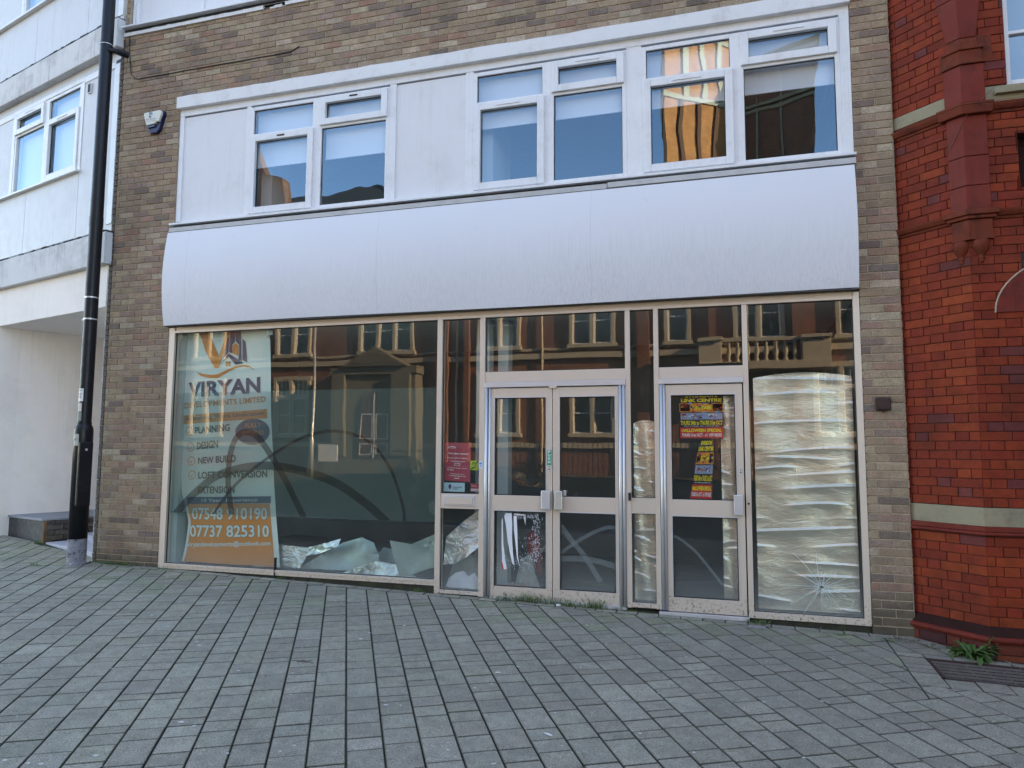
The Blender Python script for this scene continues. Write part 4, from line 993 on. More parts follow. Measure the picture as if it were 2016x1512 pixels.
def sticker_cyl(name, ang0, ang1, z0, z1, r_, mats, txts):
    mb = MB(); n = 10
    def P(p, q, e=0.0):
        a = R(ang0+(ang1-ang0)*p); return (PX+(r_+e)*math.cos(a), PY+(r_+e)*math.sin(a), z0+(z1-z0)*q)
    for i in range(n): mb.poly([P(i/n, 0), P((i+1)/n, 0), P((i+1)/n, 1), P(i/n, 1)])
    for t, fit in txts: text_mb(mb, t, fit, lambda x, y: P(x, y, .0012), 1, bold=.01)
    return mb.build(name, mats, post, recalc=False)
M_WHITE = plain('white_print', (0.78, 0.78, 0.76), 0.5, var=0.03, bump=0); M_INK = plain('black_print', (0.015, 0.015, 0.02), 0.5, var=0, bump=0)
sticker_cyl('number_sticker', 236, 296, 2.115, 2.27, .0765, [M_WHITE, M_INK], [('12', (.25, .25, .45, .4)), ('SBC', (.2, .80, .6, .13))])
sticker_cyl('paper_sticker', 238, 288, 1.99, 2.095, .0765, [plain('cream_sticker', (.6, .55, .5), .6, dirt=((.35, .15, .1), .6), dscale=20), M_INK], [])
sticker_cyl('paper_sticker', 232, 290, 1.88, 1.98, .0765, [plain('grey_sticker', (.22, .25, .23), .6, dirt=((.1, .1, .1), .5), dscale=20), M_INK], [])
sticker_cyl('torn_sticker', 252, 290, 1.58, 1.72, .1045, [plain('torn_cream_sticker', (.45, .45, .40), .7, dirt=((.01, .01, .012), 1.0), dscale=18), M_INK], [])

# ================================================================ THINGS ON THE WALL
al = thing('alarm_box', 'cream and navy shield shaped alarm box on the brown brick wall', 'alarm box', (-6.86, 0, 5.6))
def shield(k=1.0, zc=0):
    P = [(-.150, .125), (-.140, .138), (.115, .150), (.138, .135), (.140, .10), (.082, -.085), (.045, -.125), (-.045, -.128), (-.075, -.10)]
    return [(-6.852+u*k, 5.655+z*k) for u, z in P]
b = MB(); b.prism(list(reversed(shield(1.04))), 0.0, .055); b.build('back_box', plain('navy_plastic', (0.008, 0.010, 0.06), .3, bump=0), al, bevel=.01)
cov = [(-7.0, 5.775), (-6.985, 5.793), (-6.745, 5.802), (-6.722, 5.785), (-6.722, 5.745), (-6.757, 5.655), (-6.80, 5.655), (-6.812, 5.633), (-6.945, 5.618)]
b = MB(); b.prism(list(reversed(cov)), .05, .085); cv = b.build('cover', plain('cream_plastic', (0.70, 0.69, 0.60), .35, bump=0, var=.03), al, bevel=.008)
b = MB(); b.prism(list(reversed([(-6.945, 5.612), (-6.82, 5.625), (-6.83, 5.60), (-6.94, 5.590)])), .05, .074); b.build('strobe_lens', plain('grey_blue_lens', (.06, .09, .16), .25, bump=0), al, bevel=.003)
b = MB(); o_ = .0865
def ap(x, z): return (x, -o_, z)
b.poly([ap(-6.905, 5.785), ap(-6.860, 5.787), ap(-6.905, 5.752)], 0); b.poly([ap(-6.905, 5.752), ap(-6.885, 5.738), ap(-6.868, 5.722), ap(-6.905, 5.715)], 0); b.poly([ap(-6.895, 5.750), ap(-6.855, 5.780), ap(-6.855, 5.748)], 1)
text_mb(b, 'EST Sunrise', (-6.950, 5.688, .15, .018), ap, 2, .01); text_mb(b, 'SECURITY SYSTEMS', (-6.948, 5.668, .145, .009), ap, 2, .01)
b.build('logo', [plain('dark_teal_print', (.03, .09, .14), .5, bump=0), plain('sky_blue_print', (.12, .30, .60), .5, bump=0), plain('slate_blue_print', (.15, .2, .36), .5, bump=0)], cv, recalc=False)
jb2 = thing('junction_box', 'small rusty iron box on the right brick pier', 'junction box', (1.36, 0, 1.99))
b = MB(); b.box(1.297, 1.415, 0.0, .050, 1.925, 2.045); b.build('box_body', M_RUST, jb2, bevel=.010)
b = MB(); b.box(1.305, 1.405, .05, .058, 1.94, 2.035); b.box(1.415, 1.432, .01, .03, 2.005, 2.012)
for u, z in ((1.303, 1.932), (1.409, 1.932)): b.tube([(u, -.045, z), (u, -.062, z)], .008, 8)
b.tube([(1.355, -.03, 1.925), (1.355, -.03, 1.912)], .012, 8); b.build('box_cover', M_RUST, jb2, bevel=.004)
cb = MB(); path = [(-7.36, -.013, 6.93), (-7.355, -.014, 6.75), (-7.325, -.014, 6.5), (-7.30, -.014, 6.38), (-7.25, -.014, 6.325), (-7.18, -.014, 6.308)]
path += [(-7.18+i*(2.18/12), -.014, 6.308+random.uniform(-.004, .004)) for i in range(1, 13)] + [(-4.92, -.014, 6.312), (-4.86, -.014, 6.33), (-4.80, -.016, 6.36)]
cb.tube(path, .0065, 6); tag(cb.build('wall_cable', plain('black_cable', (.012, .010, .012), .5), None), 'thin black cable clipped across the brown brick above the windows', 'cable')

# ================================================================ BANNER AND POSTERS
def quadmap(bl, br, tl, tr, Y, yfn=None):
    def f(x, y):
        a = (bl[0]*(1-x)+br[0]*x, bl[1]*(1-x)+br[1]*x); c = (tl[0]*(1-x)+tr[0]*x, tl[1]*(1-x)+tr[1]*x)
        X, Z = a[0]*(1-y)+c[0]*y, a[1]*(1-y)+c[1]*y
        return (X, (yfn(X, Z) if yfn else Y), Z)
    return f
bn = thing('hanging_banner', 'tall white and orange builders banner behind the left shop window', 'banner', (-5.7, 0.12, 0.2))
def by(X, Z): return 0.125 + 0.010*math.sin(X*7+Z*1.3) + 0.014*math.exp(-((X+6.35)/.12)**2) + 0.006*math.sin(Z*5+X)
LEFT_ = [(0.205, -6.296), (.40, -6.25), (.675, -6.214), (.762, -6.24), (1.0, -6.33), (1.346, -6.385), (1.896, -6.44), (2.3, -6.470), (2.523, -6.470), (2.75, -6.43), (3.0, -6.38)]
RIGHT_ = [(0.205, -4.915), (0.452, -4.937), (1.145, -5.028), (1.887, -5.089), (2.926, -5.158), (3.0, -5.16)]
def lerp(T, z):
    for (z0, x0), (z1, x1) in zip(T, T[1:]):
        if z <= z1: return x0+(x1-x0)*max(0, (z-z0))/(z1-z0)
    return T[-1][1]
def bshape(i, j, z0=.205, z1=2.985, e=0.0):
    z = z0+(z1-z0)*j; xl, xr = lerp(LEFT_, z), lerp(RIGHT_, z); x = xl+(xr-xl)*i
    zz_ = z - 0.0*(1-i)
    return (x, by(x, zz_)+e, zz_)
M_VINYL = plain('white_vinyl_banner', (0.80, 0.80, 0.77), 0.45, var=0.03, bump=.001, bscale=12)
M_ORANGE = plain('orange_vinyl_print', (0.78, 0.23, 0.025), 0.45, var=0.05, bump=0); M_NAVY = plain('navy_vinyl_print', (0.020, 0.040, 0.115), 0.45, var=.05, bump=0)
M_GREYP = plain('charcoal_vinyl_print', (0.05, 0.055, 0.06), .5, var=.05, bump=0)
b = MB(); b.grid(bshape, 30, 60); b.build('vinyl_sheet', M_VINYL, bn, smooth=True, recalc=False)
E1, E2, E3 = -0.004, -0.0055, -0.007
def bf(e): return lambda X, Z: by(X, Z)+e
pr = MB()
pr.grid(lambda i, j: ((lambda z: ((lerp(LEFT_, z)+.04)*(1-i)+(lerp(RIGHT_, z)-.075)*i, by((lerp(LEFT_, z)+.04)*(1-i)+(lerp(RIGHT_, z)-.075)*i, z)+E1, z))(.207+(.887+.035*i-.207)*j)), 24, 14, 0)
def strip(bl, br, tl, tr, mi, n=16, e=E1):
    f = quadmap(bl, br, tl, tr, 0, bf(e)); pr.grid(f, n, 2, mi)
strip((-6.388, 1.848), (-5.142, 1.911), (-6.388, 1.951), (-5.153, 2.020), 0)
strip((-6.24, .886), (-5.059, .927), (-6.245, .969), (-5.062, 1.007), 1, e=E2)
def pl(P, mi, e=E1): pr.poly([(x, by(x, z)+e, z) for x, z in P], mi)
V = [(-6.165, 2.985), (-6.035, 2.985), (-6.028, 2.949), (-5.869, 2.670), (-5.770, 2.985), (-5.73, 2.985), (-5.866, 2.526), (-5.92, 2.528), (-6.066, 2.738), (-6.157, 2.954)]
pl([V[0], V[1], V[2], V[3], V[6], V[7], V[8], V[9]], 0); pl([V[3], V[4], V[5], V[6]], 0)
pl([(-5.73, 2.985), (-5.655, 2.985), (-5.655, 2.84), (-5.695, 2.80), (-5.69, 2.70), (-5.736, 2.715)], 1, E1)
pl([(-5.648, 2.985), (-5.574, 2.985), (-5.557, 2.66), (-5.59, 2.68), (-5.596, 2.80), (-5.645, 2.845)], 1, E1)
pl([(-5.792, 2.862), (-5.743, 2.901), (-5.743, 2.715), (-5.812, 2.64)], 1, E2)
pl([(-5.547, 2.873), (-5.501, 2.835), (-5.468, 2.586), (-5.540, 2.612)], 1, E1)
pl([(-5.646, 2.825), (-5.603, 2.788), (-5.600, 2.665), (-5.640, 2.68)], 0, E2); pl([(-5.650, 2.825), (-5.688, 2.79), (-5.685, 2.70), (-5.648, 2.685)], 0, E2)
pl([(-5.86, 2.536), (-5.736, 2.701), (-5.736, 2.665), (-5.827, 2.587)], 1, E2); pl([(-5.736, 2.701), (-5.60, 2.620), (-5.522, 2.580), (-5.634, 2.560), (-5.736, 2.660)], 1, E2)
pl([(-5.60, 2.62), (-5.59, 2.68), (-5.555, 2.675), (-5.55, 2.60)], 1, E2)
for i in range(2):
    for j in range(2): x0, z0 = -5.773+.036*i, 2.545+.032*j; pl([(x0, z0), (x0+.030, z0), (x0+.030, z0+.026), (x0, z0+.026)], 0)
sw = [(-6.182, 2.488), (-6.075, 2.455), (-5.952, 2.441), (-5.868, 2.449), (-5.75, 2.502), (-5.632, 2.545), (-5.514, 2.558), (-5.431, 2.539), (-5.358, 2.487)]
sb_ = [(-6.182, 2.486), (-6.111, 2.435), (-5.987, 2.406), (-5.866, 2.403), (-5.748, 2.467), (-5.631, 2.520), (-5.525, 2.538), (-5.442, 2.524), (-5.358, 2.486)]
for i in range(8): pl([sb_[i], sb_[i+1], sw[i+1], sw[i]], 0)
cxy = (-5.349, 1.754); C_ = [(cxy[0]+.245*math.cos(R(t)), cxy[1]+.155*math.sin(R(t))) for t in range(0, 360, 15)]
C_ = [(min(x, -5.10), z) for x, z in C_]; pl(C_, 1, E1)
for (cx_, cz_) in ((-6.265, 1.761), (-6.236, 1.567), (-6.211, 1.403), (-6.19, 1.235)):
    for t in range(0, 360, 20):
        P = [(cx_+r_*math.cos(R(a)), cz_+r_*.95*math.sin(R(a))) for a, r_ in ((t, .05), (t+20, .05), (t+20, .060), (t, .060))]; pl(P, 0)
    pl([(cx_-.03, cz_), (cx_-.008, cz_-.03), (cx_+.04, cz_+.035), (cx_-.006, cz_-.012)], 0)
TX = [('VIRYAN', (-6.290, 2.168), (-5.255, 2.214), (-6.298, 2.357), (-5.267, 2.404), 1, .035), ('DEVELOPMENTS LIMITED', (-6.349, 2.038), (-5.173, 2.104), (-6.353, 2.110), (-5.176, 2.173), 0, .012),
      ('All Building Work Undertaken', (-6.334, 1.872), (-5.195, 1.935), (-6.337, 1.935), (-5.197, 1.998), 1, .012), ('PLANNING', (-6.165, 1.725), (-5.666, 1.764), (-6.169, 1.811), (-5.670, 1.850), 3, .03),
      ('DESIGN', (-6.132, 1.541), (-5.819, 1.563), (-6.137, 1.630), (-5.824, 1.657), 3, .03), ('NEW BUILD', (-6.104, 1.368), (-5.571, 1.394), (-6.108, 1.446), (-5.575, 1.482), 3, .03),
      ('LOFT CONVERSION', (-6.088, 1.191), (-5.124, 1.222), (-6.093, 1.274), (-5.128, 1.308), 3, .03), ('EXTENSION', (-6.079, 1.014), (-5.560, 1.031), (-6.083, 1.097), (-5.564, 1.118), 3, .03),
      ('FULLY', (-5.46, 1.80), (-5.22, 1.81), (-5.46, 1.85), (-5.22, 1.86), 0, .03), ('INSURED', (-5.50, 1.71), (-5.18, 1.72), (-5.50, 1.76), (-5.18, 1.77), 0, .03),
      ('10 Years Experience', (-6.02, .905), (-5.25, .930), (-6.02, .955), (-5.25, .980), 2, .01),
      ('07548 910190', (-6.156, .701), (-5.098, .736), (-6.164, .846), (-5.104, .876), 2, .025), ('07737 825310', (-6.182, .494), (-5.066, .538), (-6.190, .638), (-5.072, .677), 2, .025),
      ('viryandevelopments@outlook.com', (-6.219, .360), (-5.045, .430), (-6.223, .440), (-5.047, .500), 2, .02)]
for t, bl_, br_, tl_, tr_2, mi, bo in TX:
    if mi == 2 and t[:2] == '07':
        d_ = .005; text_mb(pr, t, (0, 0, 1, 1), quadmap((bl_[0]-d_, bl_[1]-d_), (br_[0]+d_, br_[1]-d_), (tl_[0]-d_, tl_[1]+d_), (tr_2[0]+d_, tr_2[1]+d_), 0, bf(E2)), 3, bo+.02)
    text_mb(pr, t, (0, 0, 1, 1), quadmap(bl_, br_, tl_, tr_2, 0, bf(E3)), mi, bo)
pr.build('banner_print', [M_ORANGE, M_NAVY, plain('white_vinyl_print', (.72, .72, .70), .45, bump=0), M_GREYP], bn, recalc=False)
b = MB(); b.grid(lambda i, j: (-6.48+.09*i, .10-.05*i*(1-j), 2.985-.16*j*(1-i*.6)), 4, 4); b.grid(lambda i, j: (-5.20+.09*i, .11-.03*math.sin(3*i), 2.985-.12*j*(1-.3*i)), 4, 4); b.build('curled_corner', M_VINYL, bn, recalc=False)

def flat_poster(name, label, cat, bl, br, tl, tr, Y, mat, prints, mats, group=None):
    cx_ = (bl[0]+tr[0])/2; t = thing(name, label, cat, (cx_, Y, bl[1]))
    f = quadmap(bl, br, tl, tr, Y); b = MB(); b.grid(lambda i, j: f(i, j), 4, 4)
    b.build('sheet', mat, t, recalc=False)
    pm = MB(); g = quadmap(bl, br, tl, tr, Y-.0015); g2 = quadmap(bl, br, tl, tr, Y-.003)
    for it in prints:
        if it[0] == 'T': text_mb(pm, it[1], it[2], g2, it[3], it[4] if len(it) > 4 else .01)
        elif it[0] == 'R': x, y, w_, h_ = it[1]; pm.poly([g(x, y), g(x+w_, y), g(x+w_, y+h_), g(x, y+h_)], it[2])
        elif it[0] == 'P': pm.poly([g(x, y) for x, y in it[1]], it[2])
        elif it[0] == 'Q': pm.poly([g2(x, y) for x, y in it[1]], it[2])
    pm.build('print', mats, t, recalc=False); return t
M_CRIM = plain('crimson_poster', (0.42, 0.055, 0.085), .45, var=.06, bump=0)
tx = [('T', 'We have moved', (.14, .69, .76, .05), 0, .02), ('T', 'Customer advice is located at', (.10, .585, .78, .035), 0), ('T', 'Newbridge Square', (.25, .49, .54, .038), 0), ('T', 'Swindon', (.37, .445, .26, .034), 0), ('T', 'SN1 1BY', (.37, .395, .25, .034), 0),
      ('T', 'Our phone number remains', (.10, .32, .78, .034), 0), ('T', 'the same', (.10, .272, .25, .034), 0), ('T', 'Thank you for your', (.22, .165, .56, .036), 0), ('T', 'continued support and', (.17, .115, .66, .036), 0), ('T', 'custom.', (.38, .06, .22, .034), 0), ('T', 'Housing', (.12, .84, .28, .022), 0)]
arcp = [('P', [(.12+.16*(1-math.cos(R(a)))/1.0, .865+.035*math.sin(R(a))) for a in (0, 30, 60, 90, 120, 150, 180)]+[(.12+.16*(1-math.cos(R(a))), .860+.022*math.sin(R(a))) for a in (180, 120, 90, 60, 0)], 0)]
flat_poster('notice', 'crimson We have moved notice in the narrow window left of the double door', 'notice', (-2.882, 1.232), (-2.592, 1.215), (-2.885, 1.633), (-2.585, 1.630), .06, M_CRIM, tx+arcp, [M_WHITE])
M_YG = plain('lime_sticker', (0.42, 0.52, 0.04), .5, var=.03, bump=0)
ear = [('Q', [(.05, .05), (.14, .02), (.38, .26), (.30, .34)], 0), ('Q', [(.72, .76), (.80, .70), (1.0, .93), (.93, 1.0)], 0)]
for i in range(12):
    a0, a1 = R(-60+i*21), R(-60+(i+1)*21); ear.append(('Q', [(.47+.22*math.cos(a0), .60+.24*math.sin(a0)), (.47+.22*math.cos(a1), .60+.24*math.sin(a1)), (.47+.15*math.cos(a1), .60+.17*math.sin(a1)), (.47+.15*math.cos(a0), .60+.17*math.sin(a0))], 0))
ear.append(('Q', [(.50, .40), (.58, .42), (.52, .18), (.40, .15), (.42, .22)], 0))
flat_poster('ear_sticker', 'lime square hearing loop sticker with black ear, beside the crimson notice', 'sticker', (-2.592, 1.342), (-2.500, 1.342), (-2.592, 1.442), (-2.500, 1.442), .055, M_YG, ear, [M_INK])
flat_poster('charity_card', 'pale blue card with round dark logo below the crimson notice', 'card', (-2.886, 1.115), (-2.648, 1.113), (-2.886, 1.208), (-2.648, 1.208), .05, plain('pale_blue_card', (.42, .60, .66), .5, var=.02, bump=0),
            [('P', [(.30+.07*math.cos(R(t)), .55+.26*math.sin(R(t))) for t in range(0, 360, 30)], 0), ('Q', [(.27, .62), (.30, .55), (.33, .60), (.36, .45), (.31, .40), (.26, .50)], 1), ('T', 'Empowering', (.44, .42, .42, .17), 0), ('T', 'People', (.44, .22, .22, .17), 0)], [M_INK, plain('violet_print', (.2, .1, .3), .5, bump=0)])
flat_poster('small_label', 'small crimson and pink label under the lime ear sticker', 'label', (-2.580, 1.122), (-2.490, 1.122), (-2.580, 1.203), (-2.490, 1.203), .05, M_CRIM, [('R', (0, 0, 1, .35), 0), ('T', 'Swindon', (.1, .60, .7, .2), 0)], [plain('pink_print', (.6, .4, .42), .5, bump=0)])
b = MB(); b.box(-2.474, -2.436, 0.0005, .0015, 1.365, 1.440); mu = b.build('blue_sticker', plain('pale_blue_sticker', (.55, .70, .85), .5, bump=0), shop)
b = MB(); b.box(-2.468, -2.442, .0015, .0022, 1.405, 1.425); b.box(-2.462, -2.448, .0015, .0022, 1.380, 1.395); b.build('sticker_print', plain('mid_blue_print', (.10, .25, .55), .5, bump=0), mu)
b = MB(); b.box(-1.743, -1.697, -.0065, -.0045, 1.405, 1.558); pu = b.build('push_sign', plain('green_push_sign', (0.02, 0.33, 0.20), .4, var=.05, bump=0), dl)
b = MB()
for i, ch in enumerate('PUSH'): text_mb(b, ch, (-1.735, 1.527-.034*i, .026, .026), lambda x, z: (x, .0038, z), 0, .03)
b.build('lettering', M_WHITE, pu, recalc=False)

M_YEL = plain('yellow_print', (.90, .68, .02), .4, var=.05, bump=0); M_REDP = plain('red_print', (.62, .03, .03), .4, var=.05, bump=0); M_ORP = plain('amber_print', (.75, .25, .02), .4, var=.1, bump=0)
M_PUR = plain('purple_print', (.16, .10, .34), .4, var=.1, bump=0); M_BLK = plain('black_poster', (.02, .018, .03), .4, bump=0); M_SKY = plain('photo_blue_print', (.25, .32, .45), .4, bump=0); M_SKIN = plain('photo_tan_print', (.45, .28, .20), .4, bump=0)
PM = [M_YEL, M_REDP, M_ORP, M_PUR, M_WHITE, M_SKY, M_SKIN]
def fair_prints(seed):
    rg = random.Random(seed); L_ = [('R', (0, .60, 1, .2), 2), ('R', (.02, .62, .22, .16), 3), ('R', (.76, .62, .22, .16), 3)]
    for i in range(34):
        x, y = rg.uniform(0, .92), rg.uniform(.58, .78); c = rg.choice([2, 2, 3, 5, 1, 0]); w_, h_ = rg.uniform(.03, .12), rg.uniform(.02, .05)
        L_.append(('Q', [(x, y), (x+w_, y+h_*.3), (x+w_*.7, y+h_), (x+w_*.1, y+h_*.8)], c))
    L_.append(('T', 'FUN FAIR', (.26, .655, .48, .085), 0, .05))
    L_.append(('R', (.02, .435, .96, .145), 5))
    for i in range(30):
        x, y = rg.uniform(.02, .86), rg.uniform(.44, .54); c = rg.choice([3, 5, 4, 6, 1, 6]); w_, h_ = rg.uniform(.04, .12), rg.uniform(.02, .045)
        L_.append(('Q', [(x, y), (x+w_, y+h_*.2), (x+w_*.8, y+h_), (x+w_*.2, y+h_*.7)], c))
    L_ += [('T', 'SWINDON', (.14, .925, .72, .075), 0, .05), ('T', 'LINK CENTRE', (.04, .825, .92, .075), 0, .05), ('T', 'THURS 24th to THURS 31st OCT', (.02, .315, .96, .095), 0, .03), ('R', (.0, .02, 1, .235), 1),
           ('T', 'HALLOWEEN SPECIAL', (.04, .155, .92, .075), 0, .04), ('T', 'THURS 31st OCT - £1 OFF RIDES', (.04, .055, .92, .07), 4, .03), ('T', 'Open weekdays 2pm, weekends 1pm', (.10, .275, .8, .025), 4)]
    return L_
flat_poster('event_poster', 'bright yellow, purple and red fair poster flat at the top of the single door', 'poster', (-0.425, 1.672), (-0.020, 1.672), (-0.428, 2.105), (-0.015, 2.108), .065, M_BLK, fair_prints(3), PM)
flat_poster('event_poster', 'narrow curled fair poster hanging below the flat one in the single door', 'poster', (-0.345, 1.092), (-0.142, 1.088), (-0.245, 1.655), (-0.105, 1.660), .085, M_BLK, fair_prints(5), PM)
#PART4

# ================================================================ FOIL AND RUBBISH INSIDE
def nz(x, s=1.0): return math.sin(x*12.9898*s+4.1)*0.5+math.sin(x*7.233*s+1.3)*0.3+math.sin(x*23.71*s)*0.2
def hang_foil(name, label, u0, u1, z0, z1, Y, sag, seed, pitch=0.132):
    rg = random.Random(seed); ks = []
    z = z0
    while z < z1+.3: ks.append((z, rg.uniform(-.045, .045), rg.uniform(2, 6), rg.uniform(0, 6), rg.uniform(.004, .018), rg.uniform(.006, .016))); z += pitch*rg.uniform(.5, 1.2)
    def line(k, i): return k[0]+k[1]*(i-.5)*2+k[4]*math.sin(i*k[2]+k[3])
    def f(i, j):
        x = u0+(u1-u0)*i; top = z1 - sag*(2*i-1)**2; z = z0+(top-z0)*j; y = Y
        for a, b in zip(ks, ks[1:]):
            za, zb = line(a, i), line(b, i)
            if za <= z < zb:
                w_ = (z-za)/(zb-za); am = b[5]*1.25*max(0.04, min(1, .45+math.sin(i*b[2]*1.1+b[3]))); y = Y - am*(w_**2.4 if w_ < .93 else (.93**2.4)*(1-(w_-.93)/.07)); break
        return (x, y + .0035*math.sin(i*11+z*4+seed), z)
    b = MB(); b.grid(f, 50, 300); o = b.build(name, M_FOIL, None, smooth=True, recalc=False); o.location = (0, 0, 0); tag(o, label, 'foil sheet', 'silver foil sheets hung behind the glass'); return o
hang_foil('foil_sheet', 'tall pleated silver bubble foil filling the right shop window', 0.262, 1.128, 0.10, 2.300, .12, .045, 3)
hang_foil('foil_sheet', 'pleated silver foil strip seen behind the right edge of the single door', -0.045, 0.215, 0.06, 2.18, .15, .02, 8)
hang_foil('foil_sheet', 'silver foil strip behind the narrow pane between the doors', -0.885, -0.640, 0.10, 1.86, .14, .03, 12)
def crumple(name, label, outline, Y, amp, seed, lean=0.0, cell=.07, mat=None, cat='foil scrap', grp='loose silver foil scraps on the window bed'):
    """sheet cut to an outline (x,z), folded into facets, with its own depth"""
    rg = random.Random(seed); xs = [p[0] for p in outline]; zs = [p[1] for p in outline]
    bm = bmesh.new(); vs_ = [bm.verts.new((x, 0, z)) for x, z in outline]; fc = bm.faces.new(vs_)
    for ax, lo, hi in ((0, min(xs), max(xs)), (2, min(zs), max(zs))):
        c = lo+cell*.6
        while c < hi:
            nrm = Vector((1, 0, rg.uniform(-.7, .7))) if ax == 0 else Vector((rg.uniform(-.7, .7), 0, 1))
            co = Vector((c, 0, (min(zs)+max(zs))/2)) if ax == 0 else Vector(((min(xs)+max(xs))/2, 0, c))
            bmesh.ops.bisect_plane(bm, geom=bm.verts[:]+bm.edges[:]+bm.faces[:], plane_co=co, plane_no=nrm); c += cell*rg.uniform(.7, 1.4)
    zmin = min(zs); bmesh.ops.triangulate(bm, faces=bm.faces); bmesh.ops.subdivide_edges(bm, edges=bm.edges, cuts=1, use_grid_fill=True); bmesh.ops.triangulate(bm, faces=bm.faces)
    for v in bm.verts:
        v.co.y = Y + lean*(v.co.z-zmin) + rg.uniform(-amp, amp)*.30 + amp*math.sin(v.co.x*9+seed)*math.cos(v.co.z*8)
    me = bpy.data.meshes.new(name); bm.to_mesh(me); bm.free(); me.materials.append(mat or M_FOILC)
    for p in me.polygons: p.use_smooth = True
    c = Vector(((min(xs)+max(xs))/2, Y, zmin)); me.transform(Matrix.Translation(-c))
    o = bpy.data.objects.new(name, me); COL.objects.link(o); o.location = c; tag(o, label, cat, grp); return o
M_CLEARW = plain('dull_grey_foil_back', (0.36, 0.42, 0.41), .45, metal=.45, var=.12, bump=.004, bscale=14)
crumple('foil_scrap', 'long crumpled silver foil scrap in front of the banner foot', [(-5.42, .48), (-5.0, .46), (-4.62, .43), (-4.35, .50), (-4.18, .55), (-4.20, .47), (-4.45, .37), (-4.62, .34), (-4.68, .20), (-5.30, .19), (-5.38, .32)], .16, .030, 2, .12, .11)
crumple('foil_scrap', 'dull peaked foil scrap in the middle of the window bed', [(-4.72, .19), (-4.45, .36), (-4.22, .49), (-3.98, .56), (-3.82, .51), (-3.74, .40), (-3.70, .20)], .22, .030, 5, .25, .15, M_CLEARW)
crumple('foil_scrap', 'low wavy pale foil scrap on the right of the window bed', [(-4.15, .17), (-3.95, .25), (-3.72, .33), (-3.50, .30), (-3.38, .32), (-3.25, .20), (-3.2, .165)], .14, .025, 11, .2, .06)
crumple('foil_scrap', 'flat greenish foil scrap behind the low wavy one', [(-3.9, .28), (-3.78, .44), (-3.45, .40), (-3.2, .42), (-3.1, .25), (-3.5, .2)], .38, .02, 15, .3, .15, M_CLEARW)
crumple('foil_scrap', 'pointed foil scrap leaning against the right end of the big window', [(-3.56, .56), (-3.30, .53), (-3.0, .66), (-2.985, .32), (-3.30, .20), (-3.42, .19)], .13, .020, 21, .1, .14, M_CLEARW)
crumple('foil_scrap', 'bright foil sheet leaning diagonally in the narrow window under the letter plate', [(-2.93, .33), (-2.90, .62), (-2.70, .80), (-2.52, .93), (-2.47, .78), (-2.50, .55), (-2.66, .42), (-2.80, .34)], .16, .018, 31, .05, .12)
crumple('plastic_wrap', 'grey translucent wrap behind the diagonal foil in the narrow window', [(-2.92, .16), (-2.86, .34), (-2.62, .45), (-2.48, .55), (-2.47, .20)], .30, .03, 33, .1, .12, M_CLEARW, 'plastic wrap', None)
crumple('paper_heap', 'heap of white crumpled paper at the foot of the narrow window', [(-2.89, .105), (-2.86, .19), (-2.79, .25), (-2.70, .27), (-2.64, .22), (-2.58, .26), (-2.52, .20), (-2.47, .185), (-2.46, .105)], .13, .02, 41, .35, .05, plain('white_tissue_paper', (.72, .73, .78), .8, bump=.002), 'paper', None)
# remains of a torn poster on the left door leaf
tp = thing('torn_poster', 'torn white poster remains with long strips on the lower left door glass', 'poster', (-2.03, .04, .33))
b = MB(); Yp = .0340
def pp_(P, mi=0, y=Yp): b.poly([(x, y, z) for x, z in P], mi)
pp_([(-2.233, .83), (-2.222, .86), (-2.212, .60), (-2.19, .42), (-2.172, .345), (-2.205, .335), (-2.225, .42), (-2.232, .6)]); pp_([(-2.225, .42), (-2.205, .335), (-2.196, .332), (-2.222, .335), (-2.228, .40)], 1, Yp-.0006)
pp_([(-2.205, .875), (-2.190, .905), (-2.125, .912), (-2.118, .80), (-2.12, .66), (-2.108, .50), (-2.092, .385), (-2.115, .40), (-2.14, .50), (-2.165, .62), (-2.185, .78)])
pp_([(-2.105, .885), (-2.072, .885), (-2.062, .70), (-2.055, .47), (-2.035, .37), (-2.066, .46), (-2.085, .62), (-2.10, .74)]); pp_([(-1.995, .90), (-1.975, .90), (-1.978, .79), (-1.988, .84)])
pp_([(-2.10, .895), (-1.98, .885), (-1.99, .900), (-2.10, .908)])
rg = random.Random(9)
for i in range(560):
    t = rg.random()
    if t < .55: x, z = rg.gauss(-1.865, .03), rg.uniform(.42, .87)
    elif t < .72: x, z = rg.uniform(-2.07, -1.84), rg.gauss(.875, .012)
    elif t < .9: x, z = rg.uniform(-2.19, -1.87), rg.gauss(.395, .025)
    else: x, z = rg.uniform(-2.05, -1.86), rg.uniform(.45, .66)
    h = abs(rg.gauss(0, .012))+.002; ww = rg.uniform(.0012, .004)
    pp_([(x, z), (x+ww, z+h*.3), (x+ww*.6, z+h), (x-ww*.5, z+h*.6)])
b.build('paper_strips', [plain('torn_white_paper', (.78, .79, .84), .8, bump=0), plain('torn_red_paper', (.6, .03, .04), .8, bump=0)], tp, recalc=False)
rl = thing('rubbish_heap', 'red and white rubbish heap on the floor behind the left door leaf', 'rubbish', (-2.0, .3, .06))
